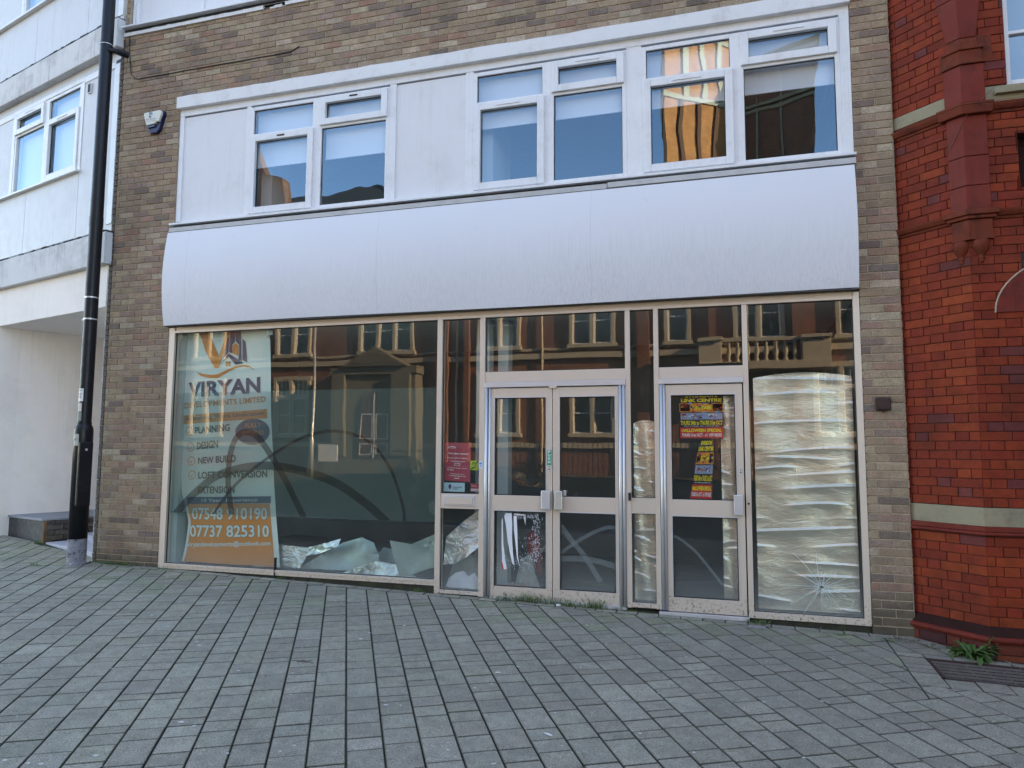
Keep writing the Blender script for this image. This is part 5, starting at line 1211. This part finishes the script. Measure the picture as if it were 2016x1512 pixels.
for nm, ol, Y, m in (('red_bag', [(-2.09, .62), (-2.04, .70), (-1.96, .64), (-1.90, .42), (-1.92, .22), (-2.0, .30), (-2.07, .45)], .45, plain('red_plastic', (.30, .02, .02), .4, bump=.003)),
                     ('clear_wrap', [(-2.12, .40), (-2.02, .45), (-1.96, .25), (-1.90, .12), (-2.18, .13)], .35, M_CLEARW), ('leaflet', [(-2.28, .10), (-2.2, .18), (-2.0, .17), (-1.92, .10)], .22, plain('leaflet_paper', (.40, .30, .25), .8, dirt=((.05, .03, .03), .9), dscale=9)),
                     ('white_scrap', [(-2.27, .075), (-2.22, .14), (-2.19, .10)], .14, M_WHITE), ('white_scrap', [(-1.87, .075), (-1.84, .13), (-1.78, .09)], .14, M_WHITE)):
    o = crumple(nm, None, ol, Y, .02, len(nm), .1, .06, m, None, None); o.parent = rl; o.location = o.location - rl.location
    for kk in ('label', 'category', 'group'):
        if kk in o.keys(): del o[kk]

# ================================================================ WEEDS AND SMALL THINGS OUTSIDE
M_GRASS = plain('grass_blade', (0.095, 0.16, 0.035), .6, var=.4, scale=60, bump=0); M_LEAF = plain('weed_leaf', (0.06, 0.13, 0.03), .5, var=.35, scale=30, bump=0); M_STEMD = plain('dry_stem', (.20, .15, .06), .8, bump=0)
def tuft(label, x, y, wx, n, h, seed, broad=0.3):
    rg = random.Random(seed); z0 = gz(x, y); t = thing('grass_tuft', label, 'grass tuft', (x, y, z0), 'weeds along the foot of the shopfront'); b = MB(); lf = MB()
    for i in range(n):
        bx, byy = x+rg.gauss(0, wx*.45), y+rg.uniform(-.03, .02); a = rg.uniform(0, 6.28); L_ = h*rg.uniform(.45, 1.1); ln = rg.uniform(.2, 1.0); ww = rg.uniform(.0014, .0032)
        p = Vector((bx, byy, gz(bx, byy)-.004)); prev = None; dx, dy = math.cos(a), math.sin(a)*.6
        for s_ in range(5):
            u = s_/4; q = p+Vector((dx*ln*L_*u*u*.8, dy*ln*L_*u*u*.8, L_*u*(1-.35*ln*u))); w_ = ww*(1-u*.9)
            e = (q.x-dy*w_-w_*.5, q.y+dx*w_, q.z), (q.x+dy*w_+w_*.5, q.y-dx*w_, q.z)
            if prev: b.poly([prev[0], prev[1], e[1], e[0]])
            prev = e
    for i in range(int(n*broad)):
        bx, byy = x+rg.gauss(0, wx*.5), y+rg.uniform(-.05, .01); a = rg.uniform(0, 6.28); L_ = h*rg.uniform(.25, .5); up = rg.uniform(.1, .9)
        c = Vector((bx, byy, gz(bx, byy)+h*rg.uniform(.02, .3))); d = Vector((math.cos(a), math.sin(a), up)).normalized(); s_ = d.cross(Vector((0, 0, 1))).normalized()*L_*.16
        lf.poly([tuple(c), tuple(c+d*L_*.5+s_), tuple(c+d*L_), tuple(c+d*L_*.5-s_)])
    b.build('blades', M_GRASS, t, recalc=False)
    if lf.fc: lf.build('small_leaves', M_LEAF, t, recalc=False)
tuft('leafy dark green tuft under the left half of the left door leaf', -2.16, -.035, .16, 60, .085, 1, 1.2)
tuft('longest spiky grass tuft, under the right half of the left door leaf', -1.90, -.03, .26, 190, .125, 2, .1)
tuft('grass tuft at the meeting of the double doors, around the white cap', -1.56, -.03, .18, 90, .10, 3, .3)
tuft('upright grass tuft under the hinge side of the right door leaf', -1.26, -.03, .12, 100, .13, 4, .2)
tuft('sparse low grass between the two door leaves tufts', -1.42, -.03, .16, 50, .075, 14, .3)
tuft('low weed under the narrow pane right of the double door', -.97, -.03, .18, 60, .045, 5, 1.0)
tuft('small leafy weed at the foot of the right window corner', .25, -.05, .10, 30, .08, 6, 1.6)
tuft('tiny weed by the black joint strip under the big window', -4.78, -.02, .08, 20, .06, 7, 1.5)
tuft('moss-like green clump between the lamp post and the brick pier', -7.22, -.06, .20, 90, .06, 8, 1.2)
tuft('grassy clump at the left foot of the brick pier', -6.95, -.05, .24, 110, .07, 9, .8)
tuft('small weed at the rusty corner of the white porch', -9.2, .68, .10, 40, .08, 10, 1.0)
tuft('lone weed growing in a paving joint left of the lamp post', -7.9, -.42, .12, 40, .05, 11, 1.2)
tuft('weed in the joint below the left end of the big window', -6.35, -.06, .18, 50, .04, 12, .9)
tuft('dark grass under the right end of the big window', -3.15, -.02, .14, 70, .06, 13, .6)
tuft('thin weed in the border blocks in front of the right window', .93, -.16, .12, 30, .04, 15, 1.0)
tuft('thin trailing weed in the border blocks before the right pier', 1.28, -.2, .14, 30, .04, 16, 1.0)
# big leafy weed by the drain
bw_ = thing('dock_weed', 'big leafy green weed beside the drain grating', 'weed', (1.83, -.44, gz(1.83, -.44)))
b = MB(); rg = random.Random(4); c0 = Vector((1.83, -.44, gz(1.83, -.44)))
def leaf(mb, c, a, L_, wd, up, droop):
    d = Vector((math.cos(a), math.sin(a), 0)); s_ = Vector((-d.y, d.x, 0)); prev = None
    for k in range(8):
        u = k/7; q = c+d*L_*u+Vector((0, 0, L_*(up*u-droop*u*u))); w_ = wd*math.sin(math.pi*min(1, u*.92+.06))*(1+.25*math.sin(u*20))
        e = (tuple(q-s_*w_+Vector((0, 0, w_*.5))), tuple(q), tuple(q+s_*w_+Vector((0, 0, w_*.5))))
        if prev: mb.poly([prev[0], prev[1], e[1], e[0]]); mb.poly([prev[1], prev[2], e[2], e[1]])
        prev = e
for i in range(64): leaf(b, c0+Vector((rg.gauss(0, .03), rg.gauss(0, .015), 0)), rg.uniform(0, 6.28), rg.uniform(.09, .20), rg.uniform(.011, .024), rg.uniform(.4, 1.2), rg.uniform(.6, 1.0))
b.build('leaves', M_LEAF, bw_, recalc=False)
sg = thing('spindly_weed', 'spindly weed leaning on the red brick plinth right of the big leafy weed', 'weed', (1.975, -.43, gz(1.98, -.43)))
b = MB(); st = [(1.975, -.43, -.06), (1.97, -.45, .02), (1.95, -.46, .06), (1.965, -.47, .10)]; b.tube(st, .002, 5); b.build('stem', M_STEMD, sg)
b = MB(); 
for i in range(26): p = Vector(rg.choice(st[1:])); leaf(b, p+Vector((rg.gauss(0, .02), rg.gauss(0, .01), rg.gauss(0, .015))), rg.uniform(0, 6.28), rg.uniform(.02, .04), .006, .3, .6)
b.build('leaves', M_LEAF, sg, recalc=False)
lt_ = MB(); rg = random.Random(12)
for i in range(260):                                        # dead leaves, grit and dirt swept into the corner
    x = rg.uniform(1.30, 2.2); y = -.10-max(0, x-1.5)*.70-rg.random()**1.6*.16; c = Vector((x, y, gz(x, y)+.004+rg.random()*.008)); a = rg.uniform(0, 6.28); s_ = rg.uniform(.004, .016)
    lt_.poly([tuple(c+Vector((math.cos(a+t)*s_*rg.uniform(.6, 1), math.sin(a+t)*s_*rg.uniform(.4, 1), rg.uniform(-.003, .004)))) for t in (0, 1.6, 3.1, 4.7)], rg.choice([0, 0, 0, 1, 2]))
o = lt_.build('leaf_litter', [plain('dead_leaf', (.09, .055, .03), .9, bump=0), plain('straw_bits', (.30, .24, .14), .9, bump=0), plain('grit_bits', (.45, .45, .43), .9, bump=0)], None, recalc=False); tag(o, 'dead leaves and grit swept into the corner by the red brick wall', 'leaf litter', kind='stuff')
gr_ = MB(); rg = random.Random(77)
for i in range(620):                                        # grit, moss crumbs and bits along the shopfront
    x = rg.uniform(-7.4, 1.5); y = -.006-abs(rg.gauss(0, .05)); c = Vector((x, y, gz(x, y)+.003+rg.random()*.004)); a = rg.uniform(0, 6.28); s_ = rg.uniform(.002, .008)
    gr_.poly([tuple(c+Vector((math.cos(a+t)*s_*rg.uniform(.6, 1), math.sin(a+t)*s_*rg.uniform(.4, 1), rg.uniform(-.001, .004)))) for t in (0, 1.6, 3.1, 4.7)], rg.choice([0, 0, 1, 2, 3, 3, 3]))
o = gr_.build('grit', [plain('dead_leaf', (.09, .055, .03), .9, bump=0), plain('straw_bits', (.30, .24, .14), .9, bump=0), plain('grit_bits', (.45, .45, .43), .9, bump=0), plain('moss_crumbs', (.05, .08, .02), .9, bump=0)], None, recalc=False); tag(o, 'grit and moss crumbs along the foot of the shopfront', 'grit', kind='stuff')
# drain grating
dg = thing('drain_grating', 'dark iron drain grating in the paving below the red brick wall', 'drain', (1.8, -.84, -.06))
def slope(mb): mb.v = [(x, y, z+gz(x, y)) for x, y, z in mb.v]; return mb
x0, x1, y0, y1 = DRAIN
b = MB(); b.box(x0, x1, -y0*0+0, 0, 0, 0) if False else None
b = MB(); bx_ = lambda a, c, d, e, f, g, mi=0: b.hexa([(a, d, f), (c, d, f), (c, e, f), (a, e, f), (a, d, g), (c, d, g), (c, e, g), (a, e, g)], mi)
bx_(x0, x1, y0, y0+.02, -.03, .001); bx_(x0, x1, y1-.02, y1, -.03, .001); bx_(x0, x0+.02, y0, y1, -.03, .001)
slope(b).build('frame', M_RUST, dg)
b = MB(); yy = y0+.03
while yy < y1-.03: bx_(x0+.02, x1, yy, yy+.013, -.03, -.001); yy += .075
xx = x0+.04
while xx < x1: bx_(xx, xx+.008, y0+.02, y1-.02, -.03, -.012); xx += .11
slope(b).build('bars', plain('worn_iron', (.15, .12, .11), .6, var=.4, scale=20), dg)
b = MB(); bx_(x0, x1, y0, y1, -.055, -.045); slope(b).build('pit', M_SEAL, dg)
cv_ = thing('cover_plate', 'small worn grey metal cover plate in the paving by the right door', 'cover plate', (.23, -.17, gz(.23, -.17)))
b = MB(); bx_(.15, .31, -.215, -.13, .002, .006); slope(b).build('lid', plain('worn_zinc', (.30, .32, .34), .45, metal=.6, var=.3, scale=30, dirt=((.05, .05, .045), .9), dscale=20), cv_, bevel=.001)
b = MB(); 
for i in range(7): bx_(.165+.02*i, .172+.02*i, -.20, -.145, .006, .0075)
slope(b).build('ribs', M_STEEL, cv_)
cap = MB(); c0 = (-1.605, -.085); cap.lathe(c0[0], c0[1], [(.024, gz(*c0)+.004), (.026, gz(*c0)+.010), (.022, gz(*c0)+.020), (.008, gz(*c0)+.024)], 14)
tag(cap.build('white_cap', plain('dirty_white_plastic', (.7, .7, .66), .6), None, smooth=True), 'round white plastic cap in the grass before the double doors', 'cap')
tw = MB(); c = Vector((-3.03, -2.30, gz(-3.03, -2.30)+.006))
tw.tube([tuple(c+Vector((-.10, .0, 0))), tuple(c+Vector((0, .01, .006))), tuple(c+Vector((.09, -.01, 0)))], .0022, 5)
for a, L_ in ((.9, .07), (2.2, .06), (-1.1, .07), (-.5, .06), (3.6, .05), (-2.2, .05)): tw.tube([tuple(c+Vector((.01*a, 0, .004))), tuple(c+Vector((math.cos(a)*L_, math.sin(a)*L_*.8, .002)))], .0018, 5)
tag(tw.build('dead_twig', plain('red_brown_twig', (.11, .05, .035), .8), None), 'dead brown twig lying on the paving left of centre', 'twig')
def feather(name, label, x, y, rot, L_):
    mb = MB(); c = Vector((x, y, gz(x, y)+.006)); d = Vector((math.cos(rot), math.sin(rot), 0)); s_ = Vector((-d.y, d.x, 0))
    for side in (-1, 1):
        for k in range(14):
            u = k/14; p = c+d*L_*u; w_ = .011*math.sin(math.pi*min(1, u+.12)); mb.poly([tuple(p), tuple(p+d*L_/14), tuple(p+d*L_/10+s_*side*w_+Vector((0, 0, .004))), tuple(p+d*L_/30+s_*side*w_+Vector((0, 0, .003)))])
    tag(mb.build(name, M_WHITE, None, recalc=False), label, 'feather')
feather('feather', 'small white feather on the paving, bottom centre', -.99, -2.92, 2.6, .075)
feather('feather', 'fluffy white feather on the paving in front of the narrow window', -1.62, -2.05, .3, .045)
def scrap(label, x, y, s_):
    mb = MB(); c = Vector((x, y, gz(x, y)+.006)); mb.poly([tuple(c+Vector((math.cos(t)*s_*k_, math.sin(t)*s_*.6*k_, .004*k_))) for t, k_ in ((0, 1), (1.1, .7), (2, 1), (3.2, .8), (4.1, 1), (5.2, .7))])
    tag(mb.build('paper_scrap', M_WHITE, None, recalc=False), label, 'paper scrap')
scrap('white paper scrap on the paving below the left window corner', -3.75, -1.30, .016); scrap('white scrap on the paving left of the brown twig', -3.35, -2.62, .018); scrap('white scrap at the foot of the left window frame', -6.42, -.05, .015)

# ================================================================ ACROSS THE STREET (seen in the glass)
YO = -24.0
FO = Frame((0, YO), (1, 0)); 
class FBack(Frame):
    def __call__(s, u, o, z): return (u, YO+o, z)
FB = FBack((0, YO), (1, 0))                                  # o grows towards the shop
M_OPPDULL = plain('shade_darkened_portico_stone', (0.17, 0.155, 0.12), 0.9, var=0.3, bump=0.003)  # shade over the portico is put into this darker stone colour
opp = thing('civic_building', 'red brick civic building with cream stone windows across the street', 'building', (-8, YO, .4))
b = MB(FB); b.box(-34, 7, -9, 0, 0, 10.6); b.build('wall', M_OPPBRICK, opp)
b = MB(FB); 
for z0, z1, o in ((1.62, 1.84, .10), (5.62, 5.87, .14), (9.9, 10.2, .15), (10.4, 10.8, .35), (6.0, 6.12, .06)): b.box(-34, 7, 0, o, z0, z1)
b.build('stone_course', M_OPPSTONE, opp)
b = MB(FB); b.column([(-12, YO-9), (8, YO-9), (8, YO+.4), (-12, YO+.4)], 10.8, 13.6, 0, [(-12, YO-5.5), (6, YO-5.5), (6, YO-4.2), (-12, YO-4.2)]); b.column([(-35, YO-9), (-12, YO-9), (-12, YO+.4), (-35, YO+.4)], 10.8, 16.4, 0, [(-33, YO-5.5), (-14.5, YO-5.5), (-14.5, YO-4.6), (-33, YO-4.6)]); b.build('roof', plain('dark_slate_roof', (.04, .042, .045), .7), opp)
b = MB(FB); b.prism([(-27.5, 10), (-20.9, 10), (-20.9, 14.2), (-21.6, 14.2), (-21.9, 15.6), (-22.8, 15.8), (-24.2, 18.2), (-25.6, 15.8), (-26.5, 15.6), (-26.8, 14.2), (-27.5, 14.2)], -.6, .15); b.build('stepped_gable', M_OPPBRICK, opp)
def owin(u, z0, z1, n, wl=.78):
    tot = n*wl+(n+1)*.16; u0 = u-tot/2; sm = MB(FB)
    for i in range(n+1): sm.box(u0+i*(wl+.16), u0+i*(wl+.16)+.16, -.02, .17, z0, z1)
    sm.box(u0-.08, u0+tot+.08, -.02, .20, z0-.18, z0); sm.box(u0-.05, u0+tot+.05, -.02, .15, z1, z1+.22); sm.box(u0, u0+tot, -.02, .12, z0+(z1-z0)*.68, z0+(z1-z0)*.68+.12)
    w_ = sm.build('window', M_OPPSTONE, opp, bevel=.01); g = MB(FB); g.box(u0+.1, u0+tot-.1, 0, .02, z0, z1); g.build('pane', plain('dark_window_glass', (.05, .06, .06), .08, bump=0), w_)
    fr = MB(FB)
    for i in range(n):
        a = u0+.16+i*(wl+.16); fr.ring(a, a+wl, z0, z0+(z1-z0)*.68, .05, .02, .06); fr.box(a+.05, a+wl-.05, .02, .055, z0+(z1-z0)*.34, z0+(z1-z0)*.34+.045)
        fr.ring(a, a+wl, z0+(z1-z0)*.72, z1, .05, .02, .06); fr.box(a+wl*.33, a+wl*.33+.03, .02, .05, z0+(z1-z0)*.72, z1-.05); fr.box(a+wl*.66, a+wl*.66+.03, .02, .05, z0+(z1-z0)*.72, z1-.05)
    fr.build('sash', M_UPVC, w_)
for u, n in ((-26, 2), (-20.9, 2), (-9.95, 2), (-5.6, 2), (4.5, 2)): owin(u, 2.25, 4.9, n)
for u, n in ((-26, 2), (-20.9, 2), (-15.7, 3), (-9.95, 2), (-5.6, 2), (-1.9, 1), (1.4, 2), (4.9, 1)): owin(u, 6.25, 9.2, n)
b = MB(FB)
for u0, u1 in ((-13.0, -12.4), (-11.6, -11.35), (-3.6, -3.1), (-0.6, -.3), (2.7, 3.2), (6.0, 6.4)): b.box(u0, u1, 0, .30, .4, 10.0)
b.build('brick_pier', M_OPPBRICK, opp)
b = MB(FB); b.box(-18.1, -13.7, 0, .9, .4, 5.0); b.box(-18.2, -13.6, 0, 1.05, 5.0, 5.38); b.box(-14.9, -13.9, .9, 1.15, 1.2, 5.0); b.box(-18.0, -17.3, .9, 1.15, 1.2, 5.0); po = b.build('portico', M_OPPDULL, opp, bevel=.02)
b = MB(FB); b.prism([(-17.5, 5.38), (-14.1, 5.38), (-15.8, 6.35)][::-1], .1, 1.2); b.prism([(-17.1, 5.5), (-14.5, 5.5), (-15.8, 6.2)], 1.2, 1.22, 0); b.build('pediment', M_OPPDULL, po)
b = MB(FB); pts = [(-14.95, 1.1), (-14.95, 3.3)]+[(-15.8+.85*math.cos(R(t)), 3.3+.9*math.sin(R(t))) for t in range(10, 180, 17)]+[(-16.65, 3.3), (-16.65, 1.1)]; b.prism(pts, .9, .96); dr_ = b.build('arched_door', plain('dark_maroon_paint', (.10, .025, .025), .4), opp)
b = MB(FB)
for u in (-16.5, -15.7): b.ring(u, u+.62, 2.0, 3.15, .04, .96, .98); b.ring(u, u+.62, 1.3, 1.8, .04, .96, .98)
b.box(-15.82, -15.78, .96, .99, 1.1, 4.1); b.build('door_moulding', M_UPVC, dr_)
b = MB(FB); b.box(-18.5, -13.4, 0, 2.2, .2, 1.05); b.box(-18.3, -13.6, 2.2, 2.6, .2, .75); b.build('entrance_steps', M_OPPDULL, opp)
b = MB(FB); b.box(-1.0, .9, .0, 1.2, 4.75, 5.1); b.box(-1.0, -.1, 0, 1.15, 5.1, 6.0); b.box(-1.05, -.05, 0, 1.25, 6.0, 6.15); b.box(3.0, 4.0, 0, 1.15, 5.1, 6.0); b.box(2.95, 4.05, 0, 1.25, 6.0, 6.15); b.box(-.05, 2.95, .9, 1.1, 5.95, 6.1); b.box(-1, 4, 0, 1.2, 4.8, 5.12)
b.build('balcony', M_OPPSTONE, opp, bevel=.015)
b = MB()
for i in range(8): b.lathe(.18+i*.36, YO+1.0, [(.09, 5.12), (.09, 5.2), (.05, 5.28), (.11, 5.5), (.05, 5.78), (.08, 5.85), (.08, 5.96)], 10)
b.build('baluster', M_OPPSTONE, opp, smooth=True)
b = MB(FB)
for u in (-12.0, -7.9, -3.2, .95): b.tube([(u, YO+.12, .4), (u, YO+.12, 10.3)], .05, 8)
b.build('drainpipe', plain('cream_painted_iron', (.5, .45, .33), .5), opp)
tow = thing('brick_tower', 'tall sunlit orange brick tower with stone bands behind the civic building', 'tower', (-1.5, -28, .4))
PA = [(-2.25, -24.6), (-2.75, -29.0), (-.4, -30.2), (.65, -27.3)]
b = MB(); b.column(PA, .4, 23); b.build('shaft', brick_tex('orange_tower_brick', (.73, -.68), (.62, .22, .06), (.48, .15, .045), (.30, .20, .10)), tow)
def ringp(P, g): 
    cx = sum(p[0] for p in P)/len(P); cy = sum(p[1] for p in P)/len(P); return [(cx+(p[0]-cx)*g, cy+(p[1]-cy)*g) for p in P]
b = MB()
for z in (17.6, 20.9): b.column(ringp(PA, 1.04), z, z+.22)
for t in (.25, .5, .75): x, y = -2.25+2.9*t, -24.6-2.7*t; b.column([(x-.1, y-.05), (x+.1, y-.25), (x+.2, y-.1), (x, y+.12)], 17.8, 23)
b.build('stone_band', M_OPPSTONE, tow)
b = MB()
for t in (.18, .42, .66, .88): x, y = -2.25+2.9*t, -24.6-2.7*t; b.column([(x-.07, y-.10), (x+.07, y-.24), (x+.20, y-.08), (x+.06, y+.08)], .4, 17.6)
b.build('shaded_recess_strip', plain('recess_shade_brown', (.12, .05, .03), .9), tow)  # dark strips painted in for the shade of vertical recesses
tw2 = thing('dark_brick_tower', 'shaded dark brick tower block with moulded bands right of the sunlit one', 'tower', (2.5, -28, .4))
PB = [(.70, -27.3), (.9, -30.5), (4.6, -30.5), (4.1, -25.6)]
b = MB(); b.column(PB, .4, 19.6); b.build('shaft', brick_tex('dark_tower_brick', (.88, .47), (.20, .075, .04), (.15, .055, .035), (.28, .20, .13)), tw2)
b = MB(); 
for z, g in ((17.2, 1.05), (17.5, 1.08), (19.3, 1.08), (19.6, 1.12)): b.column(ringp(PB, g), z, z+.18)
for t in (.3, .6): x, y = .70+3.4*t, -27.3+1.7*t; b.tube([(x, y+.06, .4), (x, y+.06, 19.3)], .05, 8)
b.build('moulded_band', M_STONE, tw2)
# street furniture across the road
sp = thing('street_pole', 'slim pale street pole on the far kerb, seen in the big window', 'pole', (-15.9, -18, gz(-15.9, -18)))
b = MB(); b.lathe(-15.9, -18, [(.09, gz(-15.9, -18)), (.09, 1.9), (.055, 2.0), (.05, 9.0)], 14); b.build('shaft', plain('pale_galvanised_steel', (.55, .55, .52), .4, metal=.5), sp, smooth=True)
b = MB(); b.box(-16.3, -15.8, 17.9, 18.1, 8.95, 9.08); b.build('lantern', M_GREYDARK, sp)
ns = thing('notice_board', 'small white notice board on two posts on the far lawn', 'sign', (-16.5, -22.0, .4))
b = MB(); b.box(-17.0, -16.93, 20.4, 20.46, .3, 1.75); b.box(-16.3, -16.23, 20.4, 20.46, .3, 1.75); b.build('post', M_GREYDARK, ns)
b = MB(); b.box(-17.05, -16.18, 20.34, 20.40, 1.0, 1.72); b.build('board', M_UPVC, ns)
rg = random.Random(6)
rl_ = thing('iron_railing', 'run of dark iron railings on the far bank, seen in the door glass', 'railing', (-6, -19.3, .2))
b = MB(); u = -13.5
while u < 4: z0 = gz(u, -19.3); b.tube([(u, -19.3, z0), (u, -19.3, z0+1.45+.1*(int(u*5) % 3))], .016, 5); u += .19
b.box(-13.5, 4, 19.28, 19.32, 1.45, 1.49); b.box(-13.5, 4, 19.28, 19.32, .45, .49); b.build('bars', M_GREYDARK, rl_)
def bush(label, x, y, rx, h, seed):
    rg = random.Random(seed); z0 = gz(x, y); t = thing('bush', label, 'bush', (x, y, z0), 'scrubby bushes on the far bank'); b = MB(); s = MB()
    for i in range(900):
        a, r_ = rg.uniform(0, 6.28), rg.random()**.5; c = Vector((x+math.cos(a)*r_*rx, y+math.sin(a)*r_*rx*.5, z0+rg.random()*h*(1-.5*r_*r_))); d = Vector((rg.gauss(0, 1), rg.gauss(0, 1), rg.gauss(0, 1))).normalized()*.05; e = d.cross(Vector((rg.gauss(0, 1), rg.gauss(0, 1), 1))).normalized()*.025
        b.poly([tuple(c-d), tuple(c+e), tuple(c+d), tuple(c-e)])
    for i in range(12): a = rg.uniform(0, 6.28); s.tube([(x, y, z0), (x+math.cos(a)*rx*.7, y+math.sin(a)*rx*.4, z0+h*.8)], .012, 4)
    b.build('foliage', plain('dull_winter_leaf', (.10, .085, .035), .8, var=.4, scale=8, bump=0), t, recalc=False); s.build('stems', M_STEMD, t)
for i, (x, rx, h, lb) in enumerate(((-2.6, 1.3, 1.1, 'scrubby bush on the far bank below the balcony'), (.2, 1.2, .9, 'low wide scrubby bush on the far bank at the right'), (-7.4, .9, .8, 'small scrubby bush on the far bank between the parked cars'), (-12.2, 1.1, .9, 'scrubby bush on the far bank beside the stone steps'))): bush(lb, x, -20.3, rx, h, i+3)

def car(label, x, y, z, L_, paint, hd=1):
    """x,y,z = middle of the car on the road; nose towards +X when hd = 1"""
    t = thing('parked_car', label, 'car', (x, y, z), 'cars parked in the street'); mx = plain(paint[0], paint[1], .15, var=.02, bump=0); W = .88
    S = [(-.50, .45, .72, .86), (-.485, .32, .92, .93), (-.42, .26, 1.0, .98), (-.30, .22, 1.0, 1.0), (0, .22, .97, 1.0), (.20, .22, .93, 1.0), (.36, .24, .86, .98), (.46, .28, .72, .92), (.495, .40, .60, .80)]
    b = MB(); rings = []
    for f, lo, hi, wd in S:
        rings.append(len(b.v)); X = x+hd*f*L_; w_ = W*wd
        b.v += [(X, y-w_*.9, z+lo), (X, y-w_, z+lo+.12), (X, y-w_, z+hi-.18), (X, y-w_*.93, z+hi-.03), (X, y-w_*.6, z+hi+.01), (X, y+w_*.6, z+hi+.01), (X, y+w_*.93, z+hi-.03), (X, y+w_, z+hi-.18), (X, y+w_, z+lo+.12), (X, y+w_*.9, z+lo)]
    for a, c in zip(rings, rings[1:]):
        for k in range(10): b.fc.append((a+k, a+(k+1) % 10, c+(k+1) % 10, c+k)); b.mi.append(0); b.c.append(None)
    b.fc += [tuple(rings[0]+k for k in range(10)), tuple(rings[-1]+9-k for k in range(10))]; b.mi += [0, 0]; b.c += [None, None]
    body = b.build('body', mx, t, smooth=True)
    C1 = [(-.44, .98, .70, .98), (-.33, .97, .66, 1.38), (-.12, .96, .62, 1.47), (.06, .95, .62, 1.44), (.24, .92, .70, .93)]
    b = MB(); rg_ = []
    for f, lo, wt, hi in C1:
        rg_.append(len(b.v)); X = x+hd*f*L_; b.v += [(X, y-W*.93, z+lo-.04), (X, y-wt*.98, z+hi-.06), (X, y-wt*.75, z+hi), (X, y+wt*.75, z+hi), (X, y+wt*.98, z+hi-.06), (X, y+W*.93, z+lo-.04)]
    for a, c in zip(rg_, rg_[1:]):
        for k in range(5): b.fc.append((a+k, a+k+1, c+k+1, c+k)); b.mi.append(1 if k in (0, 4) or a == rg_[0] or c == rg_[-1] else 0); b.c.append(None)
    b.build('cabin', [mx, plain('tinted_car_glass', (.01, .012, .012), .03, bump=0)], t, smooth=False)
    for sx in (-.31, .30):
        for sy in (-1, 1):
            cx = x+hd*sx*L_; cy = y+sy*(W-.09); b = MB(); b.tube([(cx, cy-.10, z+.32), (cx, cy+.10, z+.32)], .32, 24); wh = b.build('wheel', plain('tyre_rubber', (.015, .015, .015), .85), t)
            b = MB(); b.tube([(cx, cy-.105, z+.32), (cx, cy+.105, z+.32)], .20, 16); b.build('rim', M_STEEL, wh)
    for sy in (-.62, .62):
        X = x+hd*.485*L_; b = MB(); b.box(X-.04, X+.04, -(y+sy)-.14, -(y+sy)+.14, z+.55, z+.68); b.build('headlight', M_STEEL, t, bevel=.02)
        X = x-hd*.49*L_; b = MB(); b.box(X-.04, X+.04, -(y+sy)-.12, -(y+sy)+.12, z+.68, z+.85); b.build('tail_light', plain('red_lens', (.35, .01, .01), .2, bump=0), t, bevel=.02)
car('black car parked on the near side of the road, mirrored in the door glass', -6.1, -11.6, gz(-6, -11.6), 4.4, ('black_car_paint', (.006, .006, .007)))
car('dark red car parked on the far side of the road, mirrored in the door glass', -7.7, -15.2, gz(-7.7, -15.2)+.02, 4.2, ('dark_red_car_paint', (.14, .012, .012)))
